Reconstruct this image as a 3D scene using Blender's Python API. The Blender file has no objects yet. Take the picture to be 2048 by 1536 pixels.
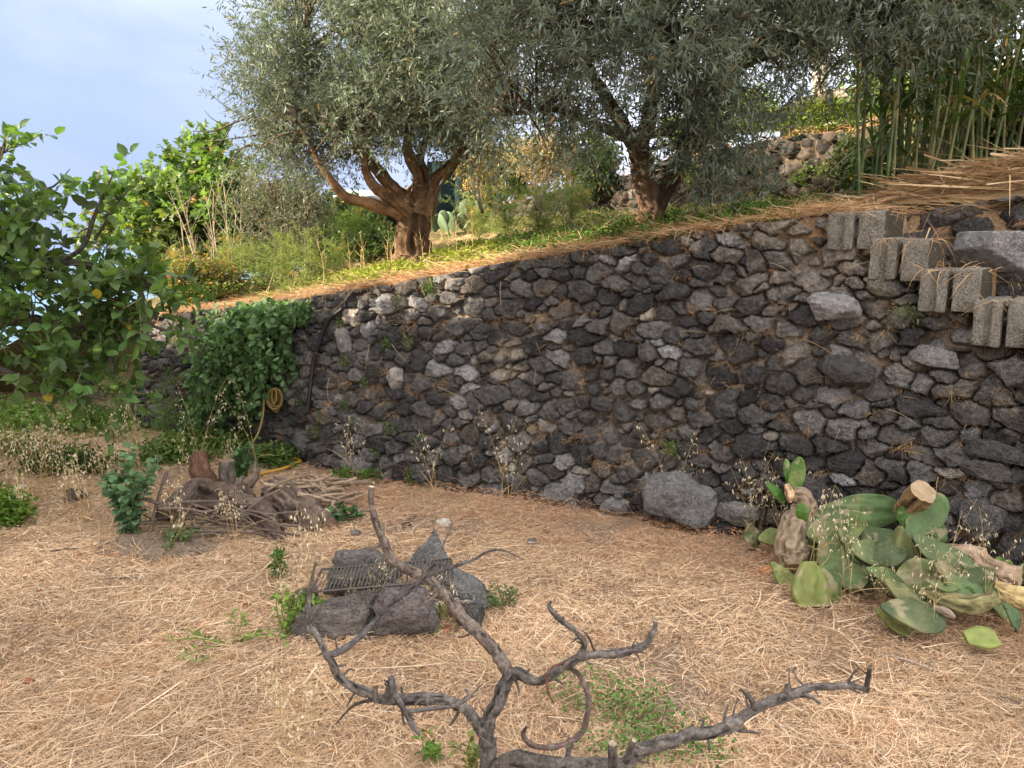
import bpy, math
import numpy as np
from mathutils import Vector, Matrix
SC = bpy.context.scene
COL = SC.collection
R = math.radians

# ------------------------------------------------------------------ camera
TH = R(9.9); FP = 1538.0; H = 1.6
_c = bpy.data.cameras.new('camera'); cam = bpy.data.objects.new('camera', _c); COL.objects.link(cam)
_c.sensor_fit = 'HORIZONTAL'; _c.sensor_width = 36.0; _c.lens = 36.0 * FP / 2048.0
_c.clip_start = 0.05; _c.clip_end = 60000.0
cam.location = (0, 0, H); cam.rotation_euler = (math.pi / 2 - TH, 0, 0)
SC.camera = cam

# ------------------------------------------------------------------ sky and sun
SUN_EL = R(24); SUN_DIR = Vector((-1.0, -0.30, 0.0)).normalized()      # towards the sun, horizontally
wd = bpy.data.worlds.new('World'); SC.world = wd; wd.use_nodes = True
nt = wd.node_tree; nt.nodes.clear()
def _n(t, typ, **kw):
    n = t.nodes.new(typ)
    for k, v in kw.items(): setattr(n, k, v)
    return n
out = _n(nt, 'ShaderNodeOutputWorld')
sky = _n(nt, 'ShaderNodeTexSky', sky_type='NISHITA', sun_disc=False)
sky.sun_elevation = SUN_EL; sky.sun_rotation = math.atan2(SUN_DIR.x, SUN_DIR.y)
sky.air_density = 1.0; sky.dust_density = 1.5; sky.ozone_density = 1.0
bgs = _n(nt, 'ShaderNodeBackground'); bgs.inputs[1].default_value = 0.05
nt.links.new(sky.outputs[0], bgs.inputs[0])
tc = _n(nt, 'ShaderNodeTexCoord')
mp = _n(nt, 'ShaderNodeMapping'); mp.inputs['Scale'].default_value = (1.0, 1.0, 2.2)
mp.inputs['Location'].default_value = (5.3, 2.2, 1.4)
nt.links.new(tc.outputs['Generated'], mp.inputs[0])
ns = _n(nt, 'ShaderNodeTexNoise'); ns.inputs['Scale'].default_value = 2.0; ns.inputs['Detail'].default_value = 6.0
ns.inputs['Roughness'].default_value = 0.52; ns.inputs['Distortion'].default_value = 0.35
nt.links.new(mp.outputs[0], ns.inputs[0])
cr = _n(nt, 'ShaderNodeValToRGB')
cr.color_ramp.elements[0].position = 0.36; cr.color_ramp.elements[0].color = (0.55, 0.55, 0.55, 1)
cr.color_ramp.elements[1].position = 0.60; cr.color_ramp.elements[1].color = (0.95, 0.95, 0.95, 1)
nt.links.new(ns.outputs['Fac'], cr.inputs[0])
# the cloud deck is thin and blue-grey ahead (+Y, low), bright white overhead and behind the viewer
sx = _n(nt, 'ShaderNodeSeparateXYZ'); nt.links.new(tc.outputs['Generated'], sx.inputs[0])
m1 = _n(nt, 'ShaderNodeMath', operation='MULTIPLY_ADD'); m1.inputs[1].default_value = 0.75; m1.inputs[2].default_value = 0.10
nt.links.new(sx.outputs['Z'], m1.inputs[0])
m2 = _n(nt, 'ShaderNodeMath', operation='MULTIPLY_ADD'); m2.inputs[1].default_value = 0.45
nt.links.new(sx.outputs['X'], m2.inputs[0]); nt.links.new(m1.outputs[0], m2.inputs[2])
m3 = _n(nt, 'ShaderNodeMath', operation='MULTIPLY_ADD', use_clamp=True); m3.inputs[1].default_value = -0.45
nt.links.new(sx.outputs['Y'], m3.inputs[0])
m4 = _n(nt, 'ShaderNodeMath', operation='ADD'); m4.inputs[1].default_value = 0.42
nt.links.new(m2.outputs[0], m4.inputs[0]); nt.links.new(m4.outputs[0], m3.inputs[2])
cc = _n(nt, 'ShaderNodeMix', data_type='RGBA')
cc.inputs[6].default_value = (0.305, 0.38, 0.64, 1); cc.inputs[7].default_value = (2.10, 1.98, 1.86, 1)
nt.links.new(m3.outputs[0], cc.inputs[0])
c2 = _n(nt, 'ShaderNodeValToRGB')          # cloud shading: lighter puffs, greyer hollows
c2.color_ramp.elements[0].position = 0.38; c2.color_ramp.elements[0].color = (0.82, 0.87, 0.95, 1)
c2.color_ramp.elements[1].position = 0.66; c2.color_ramp.elements[1].color = (1.14, 1.12, 1.06, 1)
nt.links.new(ns.outputs['Fac'], c2.inputs[0])
cm = _n(nt, 'ShaderNodeMix', data_type='RGBA', blend_type='MULTIPLY'); cm.inputs[0].default_value = 1.0
nt.links.new(cc.outputs[2], cm.inputs[6]); nt.links.new(c2.outputs[0], cm.inputs[7])
bgc = _n(nt, 'ShaderNodeBackground'); bgc.inputs[1].default_value = 0.46
nt.links.new(cm.outputs[2], bgc.inputs[0])
mx = _n(nt, 'ShaderNodeMixShader')
nt.links.new(cr.outputs[0], mx.inputs[0]); nt.links.new(bgs.outputs[0], mx.inputs[1]); nt.links.new(bgc.outputs[0], mx.inputs[2])
nt.links.new(mx.outputs[0], out.inputs[0])

_l = bpy.data.lights.new('sun', 'SUN'); sun = bpy.data.objects.new('sun', _l); COL.objects.link(sun)
_l.energy = 5.0; _l.angle = R(0.6); _l.color = (1.0, 0.84, 0.62)
_sd = Vector((SUN_DIR.x * math.cos(SUN_EL), SUN_DIR.y * math.cos(SUN_EL), math.sin(SUN_EL)))
sun.rotation_euler = _sd.to_track_quat('Z', 'Y').to_euler(); sun.location = (-20, 0, 15)

SC.view_settings.view_transform = 'Standard'; SC.view_settings.look = 'None'
SC.view_settings.exposure = 1.98; SC.view_settings.gamma = 1.0; SC.view_settings.use_curve_mapping = False
SC.render.engine = 'CYCLES'
SC.cycles.max_bounces = 6; SC.cycles.diffuse_bounces = 3; SC.cycles.transmission_bounces = 4
SC.cycles.transparent_max_bounces = 4; SC.cycles.caustics_reflective = False; SC.cycles.caustics_refractive = False

# ------------------------------------------------------------------ helpers: placing
_ct, _st = math.cos(TH), math.sin(TH)
def ray(px, py):
    u = (px - 1024.0) / FP; v = (768.0 - py) / FP
    return np.array([u, _ct + v * _st, -_st + v * _ct])
def at(px, py, Y):
    """The point seen at (px, py) of the 2048 x 1536 photograph, Y metres in front of the viewer."""
    r = ray(px, py); return np.array([0, 0, H]) + r * (Y / r[1])
def gnd(px, py, z=0.0):
    r = ray(px, py); return np.array([0, 0, H]) + r * ((z - H) / r[2])
def sz(n, Y, py=768):
    return n * (Y / ray(1024, py)[1]) / FP
def nrm(a):
    a = np.asarray(a, float); return a / np.maximum(np.linalg.norm(a, axis=-1, keepdims=True), 1e-9)

# ------------------------------------------------------------------ helpers: noise
def _hash(i, j, k, s):
    with np.errstate(over='ignore'):
        h = (i.astype(np.uint32) * np.uint32(374761393) + j.astype(np.uint32) * np.uint32(668265263)
             + k.astype(np.uint32) * np.uint32(2147483647) + np.uint32(s * 974711 + 12345))
        h = (h ^ (h >> np.uint32(13))) * np.uint32(1274126177)
        h = (h ^ (h >> np.uint32(16))) * np.uint32(2246822519)
        h = h ^ (h >> np.uint32(15))
    return h.astype(np.float64) / 4294967295.0
def vnoise(P, s=0):
    P = np.asarray(P, float); f = np.floor(P); w = P - f; w = w * w * w * (w * (w * 6 - 15) + 10)
    i, j, k = (f[..., a].astype(np.int64) for a in range(3)); r = 0.0
    for a in (0, 1):
        for b in (0, 1):
            for c in (0, 1):
                ww = (w[..., 0] if a else 1 - w[..., 0]) * (w[..., 1] if b else 1 - w[..., 1]) * (w[..., 2] if c else 1 - w[..., 2])
                r = r + ww * _hash(i + a, j + b, k + c, s)
    return r * 2 - 1
def fbm(P, o=4, s=0, g=0.5):
    P = np.asarray(P, float); r = 0.0; a = 1.0; t = 0.0
    for q in range(o):
        r = r + a * vnoise(P * (2.03 ** q) + 17.3 * q, s + q); t += a; a *= g
    return r / t
def n2(x, y, f, o=3, s=0, g=0.5):
    x = np.asarray(x, float); return fbm(np.stack([x * f, np.asarray(y, float) * f, np.zeros_like(x) + 0.37 * s], -1), o, s, g)
def sstep(a, b, x):
    t = np.clip((x - a) / (b - a), 0, 1); return t * t * (3 - 2 * t)

# ------------------------------------------------------------------ helpers: meshes
class Geo:
    def __init__(s): s.v = []; s.q = []; s.t = []; s.c = []; s.n = 0
    def add(s, v, q=None, t=None, c=(0.5, 0.5, 0.5)):
        v = np.asarray(v, float).reshape(-1, 3); c = np.asarray(c, float)
        if c.ndim > 2: c = c.reshape(-1, c.shape[-1])
        if c.ndim == 1: c = np.tile(c[None, :3], (len(v), 1))
        if q is not None and len(q): s.q.append(np.asarray(q, np.int64).reshape(-1, 4) + s.n)
        if t is not None and len(t): s.t.append(np.asarray(t, np.int64).reshape(-1, 3) + s.n)
        s.v.append(v); s.c.append(c[:, :3]); s.n += len(v); return s
    def merge(s, g):
        for v, c in zip(g.v, g.c): s.v.append(v); s.c.append(c)
        s.q += [a + s.n for a in g.q]; s.t += [a + s.n for a in g.t]; s.n += g.n; return s
    def verts(s): return np.concatenate(s.v)
def _world(o):
    p = np.zeros(3)
    while o is not None: p = p + np.array(o.location); o = o.parent
    return p
def obj(name, g, mat, parent=None, smooth=True, loc=None):
    """Link geometry g (world coordinates) as ONE mesh object; its origin is at loc or at its parent's."""
    v = g.verts(); base = _world(parent) if parent is not None else np.zeros(3)
    off = base if loc is None else np.asarray(loc, float)
    me = bpy.data.meshes.new(name); v = v - off
    q = np.concatenate(g.q) if g.q else np.zeros((0, 4), np.int64)
    t = np.concatenate(g.t) if g.t else np.zeros((0, 3), np.int64)
    me.vertices.add(len(v)); me.vertices.foreach_set('co', v.astype(np.float32).ravel())
    lv = np.concatenate([q.ravel(), t.ravel()]).astype(np.int32)
    me.loops.add(len(lv)); me.loops.foreach_set('vertex_index', lv)
    st = np.concatenate([np.arange(len(q)) * 4, len(q) * 4 + np.arange(len(t)) * 3]).astype(np.int32)
    me.polygons.add(len(st)); me.polygons.foreach_set('loop_start', st)
    me.polygons.foreach_set('use_smooth', np.full(len(st), bool(smooth)))
    a = me.attributes.new('tint', 'FLOAT_COLOR', 'POINT')
    c = np.concatenate(g.c); a.data.foreach_set('color', np.concatenate([c, np.ones((len(c), 1))], 1).astype(np.float32).ravel())
    me.update(calc_edges=True); me.materials.append(mat)
    o = bpy.data.objects.new(name, me); COL.objects.link(o)
    if parent is not None: o.parent = parent
    o.location = off - base
    return o
def tag(o, label=None, cat=None, group=None, kind=None):
    if label: o['label'] = label
    if cat: o['category'] = cat
    if group: o['group'] = group
    if kind: o['kind'] = kind
    return o
def thing(name, label, cat, loc, group=None):
    o = bpy.data.objects.new(name, None); COL.objects.link(o); o.location = tuple(float(a) for a in loc)
    o.empty_display_size = 0.1
    return tag(o, label, cat, group)
def copy_thing(o, loc, rz=0.0, sc=1.0, label=None):
    c = o.copy(); COL.objects.link(c); c.location = tuple(float(a) for a in loc); c.rotation_euler = (0, 0, rz); c.scale = (sc, sc, sc)
    if label: c['label'] = label
    for ch in list(o.children):
        d = ch.copy(); COL.objects.link(d); d.parent = c
        for gc in list(ch.children):
            e = gc.copy(); COL.objects.link(e); e.parent = d
    return c

def spline(p, n):
    """Catmull-Rom through the rows of p (any number of columns), n samples."""
    p = np.asarray(p, float)
    if len(p) == 2: return p[0] + (p[1] - p[0]) * np.linspace(0, 1, n)[:, None]
    e = np.concatenate([[2 * p[0] - p[1]], p, [2 * p[-1] - p[-2]]])
    d = np.concatenate([[0], np.cumsum(np.linalg.norm(np.diff(p[:, :3], axis=0), axis=1) + 1e-9)])
    u = np.interp(np.linspace(0, d[-1], n), d, np.arange(len(p)))
    i = np.clip(u.astype(int), 0, len(p) - 2); f = (u - i)[:, None]
    a, b, c, dd = e[i], e[i + 1], e[i + 2], e[i + 3]
    return 0.5 * (2 * b + (c - a) * f + (2 * a - 5 * b + 4 * c - dd) * f ** 2 + (3 * b - 3 * c + dd - a) * f ** 3)
def tube(g, pts, rad, k=8, col=(0.3, 0.3, 0.3), amp=0.0, freq=20.0, seed=0, caps=True, capcol=None, flat=None, stretch=0.3, ridge=False):
    """A tapering limb along pts; amp roughens it like bark (ridges run along the limb)."""
    P = np.asarray(pts, float); n = len(P); rad = np.broadcast_to(np.asarray(rad, float), (n,))
    T = nrm(np.gradient(P, axis=0)); a = np.array([0, 0, 1.0]) if abs(T[0, 2]) < 0.9 else np.array([1.0, 0, 0])
    N = np.zeros((n, 3)); N[0] = nrm(np.cross(T[0], a))
    for i in range(1, n):
        w = N[i - 1] - T[i] * np.dot(N[i - 1], T[i]); N[i] = nrm(w)
    B = np.cross(T, N); th = np.arange(k) * 2 * np.pi / k
    cs, sn = np.cos(th)[None, :, None], np.sin(th)[None, :, None]
    rr = np.repeat(rad[:, None], k, 1)
    if amp:
        s = np.concatenate([[0], np.cumsum(np.linalg.norm(np.diff(P, axis=0), axis=1))])[:, None] + np.zeros((1, k))
        q = np.stack([np.cos(th)[None] * rr * freq, np.sin(th)[None] * rr * freq, s * freq * stretch], -1)
        nv = fbm(q, 3, seed, 0.6)
        if ridge: nv = .55 - np.abs(nv) * 2.4
        rr = rr * (1 + amp * nv)
    if flat is not None: sn = sn * flat
    V = P[:, None, :] + rr[:, :, None] * (cs * N[:, None, :] + sn * B[:, None, :])
    V = V.reshape(-1, 3); i = np.arange(n - 1)[:, None] * k; j = np.arange(k)[None]; j2 = (j + 1) % k
    q = np.stack([i + j, i + j2, i + k + j2, i + k + j], -1).reshape(-1, 4)
    col = np.asarray(col, float)
    cv = np.tile(col[None, :], (len(V), 1)) if col.ndim == 1 else (np.repeat(col, k, 0) if len(col) == n else col)
    if ridge: cv = np.clip(cv * (1 + .75 * nv.reshape(-1, 1)), .008, .9)
    g.add(V, q, None, cv)
    if caps:
        for e, b in ((0, 0), (n - 1, (n - 1) * k)):
            ring = V[b:b + k]; cen = P[e]
            cc = cv[b:b + k] if capcol is None else np.tile(np.asarray(capcol, float)[None], (k, 1))
            vv = np.concatenate([ring, [cen]]); tt = np.stack([np.arange(k), (np.arange(k) + 1) % k, np.full(k, k)], 1)
            if e == 0: tt = tt[:, ::-1]
            g.add(vv, None, tt, np.concatenate([cc, cc[:1]]))
    return g

# leaf outlines: x along the leaf, y across (-.5 .. .5), z out of its plane
LEAF4 = (np.array([[0, 0, 0], [.45, -.5, .03], [1, 0, -.06], [.45, .5, .03]]), np.array([[0, 1, 2, 3]]), None)
def _leaf(rows):
    v = [[0, 0, 0]]; q = []; t = []
    for x, w, z in rows: v += [[x, -w, z + .05 * (w > .2)], [x, 0, z - .03], [x, w, z + .05 * (w > .2)]]
    v.append([1, 0, -.16]); m = len(rows)
    t += [[0, 1, 2], [0, 2, 3]]
    for r in range(m - 1):
        a = 1 + 3 * r; q += [[a, a + 3, a + 4, a + 1], [a + 1, a + 4, a + 5, a + 2]]
    a = 1 + 3 * (m - 1); t += [[a, len(v) - 1, a + 1], [a + 1, len(v) - 1, a + 2]]
    return np.array(v, float), np.array(q), np.array(t)
LEAF_OVATE = _leaf([(.14, .30, .01), (.40, .50, .03), (.72, .36, -.03)])
LEAF_ROUND = _leaf([(.10, .34, .0), (.45, .55, .04), (.82, .40, .0)])
LEAF_FIG = _leaf([(.12, .20, .0), (.22, .5, .05), (.38, .20, .0), (.55, .48, .04), (.68, .17, .0)])
LEAF_BLADE = _leaf([(.05, .30, .02), (.35, .5, .06), (.70, .36, -.06)])
def leaves(g, base, d, up, L, W, tm, col):
    base = np.asarray(base, float); n = len(base)
    if n == 0: return
    x = nrm(d); up = np.broadcast_to(np.asarray(up, float), (n, 3)); z = nrm(up - (up * x).sum(1, keepdims=True) * x); y = np.cross(z, x)
    L = np.broadcast_to(np.asarray(L, float), (n,))[:, None, None]; W = np.broadcast_to(np.asarray(W, float), (n,))[:, None, None]
    tv, tq, tt = tm; k = len(tv)
    V = base[:, None] + L * tv[None, :, 0:1] * x[:, None] + W * tv[None, :, 1:2] * y[:, None] + L * tv[None, :, 2:3] * z[:, None]
    o = (np.arange(n) * k)[:, None, None]
    q = (tq[None] + o).reshape(-1, 4) if tq is not None and len(tq) else None
    t = (tt[None] + o).reshape(-1, 3) if tt is not None and len(tt) else None
    col = np.asarray(col, float); col = np.broadcast_to(col, (n, 3)) if col.ndim == 1 else col
    g.add(V.reshape(-1, 3), q, t, np.repeat(col, k, 0))
def blades(g, base, d, L, W, bend, col, seg=3, side=None, rng=None):
    """Grass blades: tapering strips that start along d and bend by the vector bend (per blade)."""
    base = np.asarray(base, float); n = len(base)
    if n == 0: return
    d = nrm(d); L = np.broadcast_to(np.asarray(L, float), (n,)); W = np.broadcast_to(np.asarray(W, float), (n,))
    if side is None:
        a = np.random.default_rng(5).normal(size=(n, 3)) if rng is None else rng.normal(size=(n, 3)); side = nrm(np.cross(d, a))
    u = np.linspace(0, 1, seg + 1)
    P = base[:, None] + d[:, None] * (L[:, None] * u[None])[:, :, None] + np.asarray(bend, float)[:, None, :] * (u ** 2)[None, :, None]
    w = (W[:, None] * (1 - 0.85 * u ** 2)[None])[:, :, None] * 0.5 * side[:, None]
    V = np.stack([P - w, P + w], 2).reshape(n, -1, 3); k = V.shape[1]
    q = np.array([[2 * i, 2 * i + 1, 2 * i + 3, 2 * i + 2] for i in range(seg)])
    qq = (q[None] + (np.arange(n) * k)[:, None, None]).reshape(-1, 4)
    col = np.asarray(col, float); col = np.broadcast_to(col, (n, 3)) if col.ndim == 1 else col
    g.add(V.reshape(-1, 3), qq, None, np.repeat(col, k, 0))
def rdir(rng, n):
    return nrm(rng.normal(size=(n, 3)))
def box(g, c, s, ax=None, bev=0.0, col=(0.4, 0.4, 0.4), sub=1, amp=0.0, seed=0, freq=18.0):
    """A box with softened, slightly chipped edges: centre c, full sizes s, axes ax (rows)."""
    m = max(2, sub + 1); a = np.linspace(-1, 1, m); V = []; Q = []; n0 = 0
    for axis in range(3):
        for sg in (-1, 1):
            u, w = np.meshgrid(a, a, indexing='ij'); p = np.zeros((m, m, 3))
            p[..., axis] = sg; p[..., (axis + 1) % 3] = u; p[..., (axis + 2) % 3] = w * sg
            i, j = np.meshgrid(np.arange(m - 1), np.arange(m - 1), indexing='ij'); b = n0 + i * m + j
            Q.append(np.stack([b, b + m, b + m + 1, b + 1], -1).reshape(-1, 4)); V.append(p.reshape(-1, 3)); n0 += m * m
    V = np.concatenate(V); h = np.asarray(s, float) / 2; P = V * h
    if bev:
        k = np.clip(np.abs(P), 0, None) - (h - bev); k = np.maximum(k, 0); l = np.linalg.norm(k, axis=1, keepdims=True)
        f = np.where(l > bev, bev / np.maximum(l, 1e-9), 1.0); P = np.sign(P) * (np.minimum(np.abs(P), h - bev) + k * f)
    if amp: P = P + nrm(V) * (amp * fbm(P * freq + seed * 3.1, 3, seed))[:, None]
    ax = np.eye(3) if ax is None else np.asarray(ax, float)
    return g.add(P @ ax + np.asarray(c, float), np.concatenate(Q), None, col)
def _ico(n):
    import bmesh
    bm = bmesh.new(); bmesh.ops.create_icosphere(bm, subdivisions=n, radius=1.0)
    v = np.array([p.co[:] for p in bm.verts]); t = np.array([[p.index for p in f.verts] for f in bm.faces]); bm.free(); return v, t
ICO = {n: _ico(n) for n in (1, 2, 3, 4, 5)}
def rock(g, c, s, seed=0, ax=None, col=(0.1, 0.1, 0.1), cut=7, rough=0.06, sub=4, box_=0.6, freq=2.2, colvar=0.15):
    """A broken stone: a rounded block chipped by random planes and roughened. s = half sizes."""
    rng = np.random.default_rng(seed); v, t = ICO[sub]; p = v.copy()
    m = np.max(np.abs(p), 1, keepdims=True); p = p * (1 - box_) + p / m * box_ * 0.86
    for i in range(cut):
        n = rdir(rng, 1)[0]; d = rng.uniform(0.62, 0.88); e = p @ n - d; p = p - np.maximum(e, 0)[:, None] * n * 0.97
    f = fbm(p * freq + seed, 5, seed, 0.6); p = p * (1 + rough * 1.6 * f)[:, None]
    f2 = fbm(p * freq * 4 + seed, 4, seed + 9, .65); p = p * (1 + rough * (0.55 * f2 - .5 * np.abs(fbm(p * freq * 2.2 + 7 + seed, 2, seed + 4))))[:, None]
    ax = np.eye(3) if ax is None else np.asarray(ax, float)
    cl = np.asarray(col, float)[None] * (1 + colvar * (f * 1.5 + f2))[:, None]
    return g.add((p * np.asarray(s, float)) @ ax + np.asarray(c, float), None, t, np.clip(cl, 0.005, 1))
def rotz(a):
    c, s = math.cos(a), math.sin(a); return np.array([[c, s, 0], [-s, c, 0], [0, 0, 1.0]])
def axes(x, up=(0, 0, 1)):
    x = nrm(x); y = np.cross(np.asarray(up, float), x)
    y = nrm(y) if np.linalg.norm(y) > 1e-6 else np.array([0, 1.0, 0]); return np.stack([x, y, np.cross(x, y)])

# ------------------------------------------------------------------ materials
def mat(name, rough=0.85, spec=0.3, bump=0.0, bscale=60.0, vary=0.0, vscale=25.0, transl=0.0, back=None, dark=None, pits=0.0, pscale=120.0, wave=None, tl_tint=(1.5, 1.6, 0.6)):
    """Principled surface coloured by the mesh's own 'tint', with procedural mottling and relief."""
    m = bpy.data.materials.new(name); m.use_nodes = True; t = m.node_tree; t.nodes.clear(); L = t.links.new
    o = _n(t, 'ShaderNodeOutputMaterial'); b = _n(t, 'ShaderNodeBsdfPrincipled')
    b.inputs['Roughness'].default_value = rough; b.inputs['Specular IOR Level'].default_value = spec
    a = _n(t, 'ShaderNodeAttribute', attribute_name='tint'); c = a.outputs['Color']
    g = _n(t, 'ShaderNodeNewGeometry'); pos = g.outputs['Position']
    if vary:
        n = _n(t, 'ShaderNodeTexNoise'); n.inputs['Scale'].default_value = vscale; n.inputs['Detail'].default_value = 5; n.inputs['Roughness'].default_value = .65
        L(pos, n.inputs['Vector']); mr = _n(t, 'ShaderNodeMapRange'); mr.inputs[1].default_value = .28; mr.inputs[2].default_value = .72
        mr.inputs[3].default_value = 1 - vary; mr.inputs[4].default_value = 1 + vary; L(n.outputs['Fac'], mr.inputs[0])
        mm = _n(t, 'ShaderNodeVectorMath', operation='SCALE'); L(c, mm.inputs[0]); L(mr.outputs[0], mm.inputs['Scale']); c = mm.outputs[0]
    hts = []
    if pits:
        v = _n(t, 'ShaderNodeTexVoronoi'); v.inputs['Scale'].default_value = pscale; L(pos, v.inputs['Vector'])
        mr = _n(t, 'ShaderNodeMapRange'); mr.inputs[1].default_value = .1; mr.inputs[2].default_value = .45; L(v.outputs['Distance'], mr.inputs[0])
        mr.inputs[3].default_value = 0.0; mr.inputs[4].default_value = 1.0
        n = _n(t, 'ShaderNodeTexNoise'); n.inputs['Scale'].default_value = pscale * .12; L(pos, n.inputs['Vector'])
        mk = _n(t, 'ShaderNodeMapRange'); mk.inputs[1].default_value = .42; mk.inputs[2].default_value = .6; L(n.outputs['Fac'], mk.inputs[0])
        mk.inputs[3].default_value = 0.25; mk.inputs[4].default_value = 1.0
        inv = _n(t, 'ShaderNodeMath', operation='SUBTRACT'); inv.inputs[0].default_value = 1.0; L(mr.outputs[0], inv.inputs[1])
        pm = _n(t, 'ShaderNodeMath', operation='MULTIPLY'); L(inv.outputs[0], pm.inputs[0]); L(mk.outputs[0], pm.inputs[1])
        hts.append((pm.outputs[0], -pits))
    if wave:
        w = _n(t, 'ShaderNodeTexNoise'); w.inputs['Scale'].default_value = 1.0; w.inputs['Detail'].default_value = 4
        mp = _n(t, 'ShaderNodeMapping'); mp.inputs['Scale'].default_value = wave; L(pos, mp.inputs[0]); L(mp.outputs[0], w.inputs['Vector'])
        hts.append((w.outputs['Fac'], 1.0))
    if bump:
        n = _n(t, 'ShaderNodeTexNoise'); n.inputs['Scale'].default_value = bscale; n.inputs['Detail'].default_value = 6; n.inputs['Roughness'].default_value = .7
        L(pos, n.inputs['Vector']); s = n.outputs['Fac']
        for h, k in hts:
            ma = _n(t, 'ShaderNodeMath', operation='MULTIPLY_ADD'); ma.inputs[1].default_value = k; L(h, ma.inputs[0]); L(s, ma.inputs[2]); s = ma.outputs[0]
        bp = _n(t, 'ShaderNodeBump'); bp.inputs['Strength'].default_value = 1.0; bp.inputs['Distance'].default_value = bump
        L(s, bp.inputs['Height']); L(bp.outputs[0], b.inputs['Normal'])
    if back is not None:                                   # leaf undersides of another colour
        mb = _n(t, 'ShaderNodeMix', data_type='RGBA'); L(g.outputs['Backfacing'], mb.inputs[0]); L(c, mb.inputs[6])
        mu = _n(t, 'ShaderNodeMix', data_type='RGBA', blend_type='MIX'); mu.inputs[0].default_value = .75; L(c, mu.inputs[6]); mu.inputs[7].default_value = (*back, 1)
        L(mu.outputs[2], mb.inputs[7]); c = mb.outputs[2]
    L(c, b.inputs['Base Color']); s = b.outputs[0]
    if transl:
        tr = _n(t, 'ShaderNodeBsdfTranslucent'); tm = _n(t, 'ShaderNodeVectorMath', operation='MULTIPLY'); tm.inputs[1].default_value = tl_tint
        L(c, tm.inputs[0]); L(tm.outputs[0], tr.inputs[0]); ms = _n(t, 'ShaderNodeMixShader'); ms.inputs[0].default_value = transl
        L(s, ms.inputs[1]); L(tr.outputs[0], ms.inputs[2]); s = ms.outputs[0]
    L(s, o.inputs[0]); return m
M = {
 'stone': mat('lava_stone', .95, .15, .020, 60, .45, 42, pits=.9, pscale=110),
 'stone_far': mat('brown_lava_stone', .95, .1, .014, 35, .35, 14, pits=.4, pscale=50),
 'rock': mat('smooth_lava_rock', .95, .15, .020, 45, .42, 34, pits=.9, pscale=120),
 'soil': mat('dry_soil', .98, .05, .03, 75, .55, 60),
 'straw': mat('straw', .8, .15, transl=.15, tl_tint=(1.1, 1.0, .85)),
 'bark': mat('bark', .95, .1, .012, 110, .45, 50),
 'deadwood': mat('grey_dead_wood', .95, .1, .006, 190, .55, 110),
 'olive': mat('olive_leaf', .50, .35, transl=.22, back=(.19, .235, .19), tl_tint=(1.1, 1.2, .65)),
 'leaf': mat('green_leaf', .48, .30, transl=.38),
 'herb': mat('herb', .75, .15, transl=.35, tl_tint=(1.25, 1.3, .7)),
 'reed': mat('reed', .55, .3, .002, 60, .18, 20, transl=.12),
 'cactus': mat('cactus_skin', .55, .35, .004, 45, .18, 16),
 'cork': mat('cactus_wood', .95, .1, .007, 70, .30, 30),
 'concrete': mat('lava_concrete', .95, .1, .012, 130, .50, 110, pits=1.3, pscale=130),
 'plastic': mat('hose_plastic', .45, .4, vary=.15, vscale=30),
 'metal': mat('rusty_steel', .55, .5, .0008, 300, .35, 60),
 'wallp': mat('old_plaster', .9, .15, .004, 40, .15, 8),
 'flower': mat('petal', .7, .2, transl=.3, tl_tint=(1, 1, 1)),
 'water': mat('sea', .25, .5, .3, .02),
}
for k in ('metal',): M[k].node_tree.nodes['Principled BSDF'].inputs['Metallic'].default_value = .6
# ------------------------------------------------------------------ ground, terraces, walls
WB_PX = [(278, 850), (370, 864), (480, 882), (690, 945), (1080, 1002), (1300, 1042), (1560, 1085), (1800, 1135), (2048, 1200), (2300, 1275), (2750, 1400)]
WT_PX = [(278, 640), (480, 612), (690, 583), (850, 556), (1000, 528), (1300, 480), (1500, 450), (1650, 428), (1830, 418), (2048, 398), (2300, 380), (2750, 350)]
WB = spline(np.array([gnd(*p) for p in WB_PX]), 400)
WS = np.concatenate([[0], np.cumsum(np.linalg.norm(np.diff(WB[:, :2], axis=0), axis=1))]); WL = WS[-1]
_bu = 1024 + FP * WB[:, 0] / ((WB[:, 1]) * _ct + H * _st)       # photo column of each base point
BAT = 0.13
def wall_xy(s):
    return np.stack([np.interp(s, WS, WB[:, 0]), np.interp(s, WS, WB[:, 1])], -1)
_tan = nrm(np.gradient(WB[:, :2], axis=0)); _tan = nrm(np.stack([np.convolve(np.pad(_tan[:, a], 20, 'edge'), np.ones(41) / 41, 'valid') for a in (0, 1)], -1))
def wall_t(s):
    return nrm(np.stack([np.interp(s, WS, _tan[:, 0]), np.interp(s, WS, _tan[:, 1])], -1))
def wall_in(s):
    t = wall_t(s); return np.stack([-t[..., 1], t[..., 0]], -1)      # into the hill
_wt = []
for px, py in WT_PX:
    r = ray(px, py); s0 = np.interp(px, _bu, WS); z = 1.4
    for _ in range(6):
        # where the view plane of this column meets the battered face
        s = s0
        for _ in range(8):
            q = wall_xy(s) + wall_in(s) * BAT * z
            Y = q[1]; X = r[0] / r[1] * Y; s = s + (X - q[0]) / max(wall_t(s)[0], .2)
        z = H + r[2] * (q[1] / r[1])
    _wt.append((s, z))
_wt = np.array(_wt)
def wall_top(s): return np.interp(s, _wt[:, 0], _wt[:, 1])
def wall_face(s, z, out=0.0):
    """A point on the face of the big wall: s along it, z up, out towards the viewer."""
    s = np.asarray(s, float); z = np.asarray(z, float)
    p = wall_xy(s) + wall_in(s) * (BAT * z - out)[..., None]
    return np.concatenate([p, z[..., None]], -1)
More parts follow.
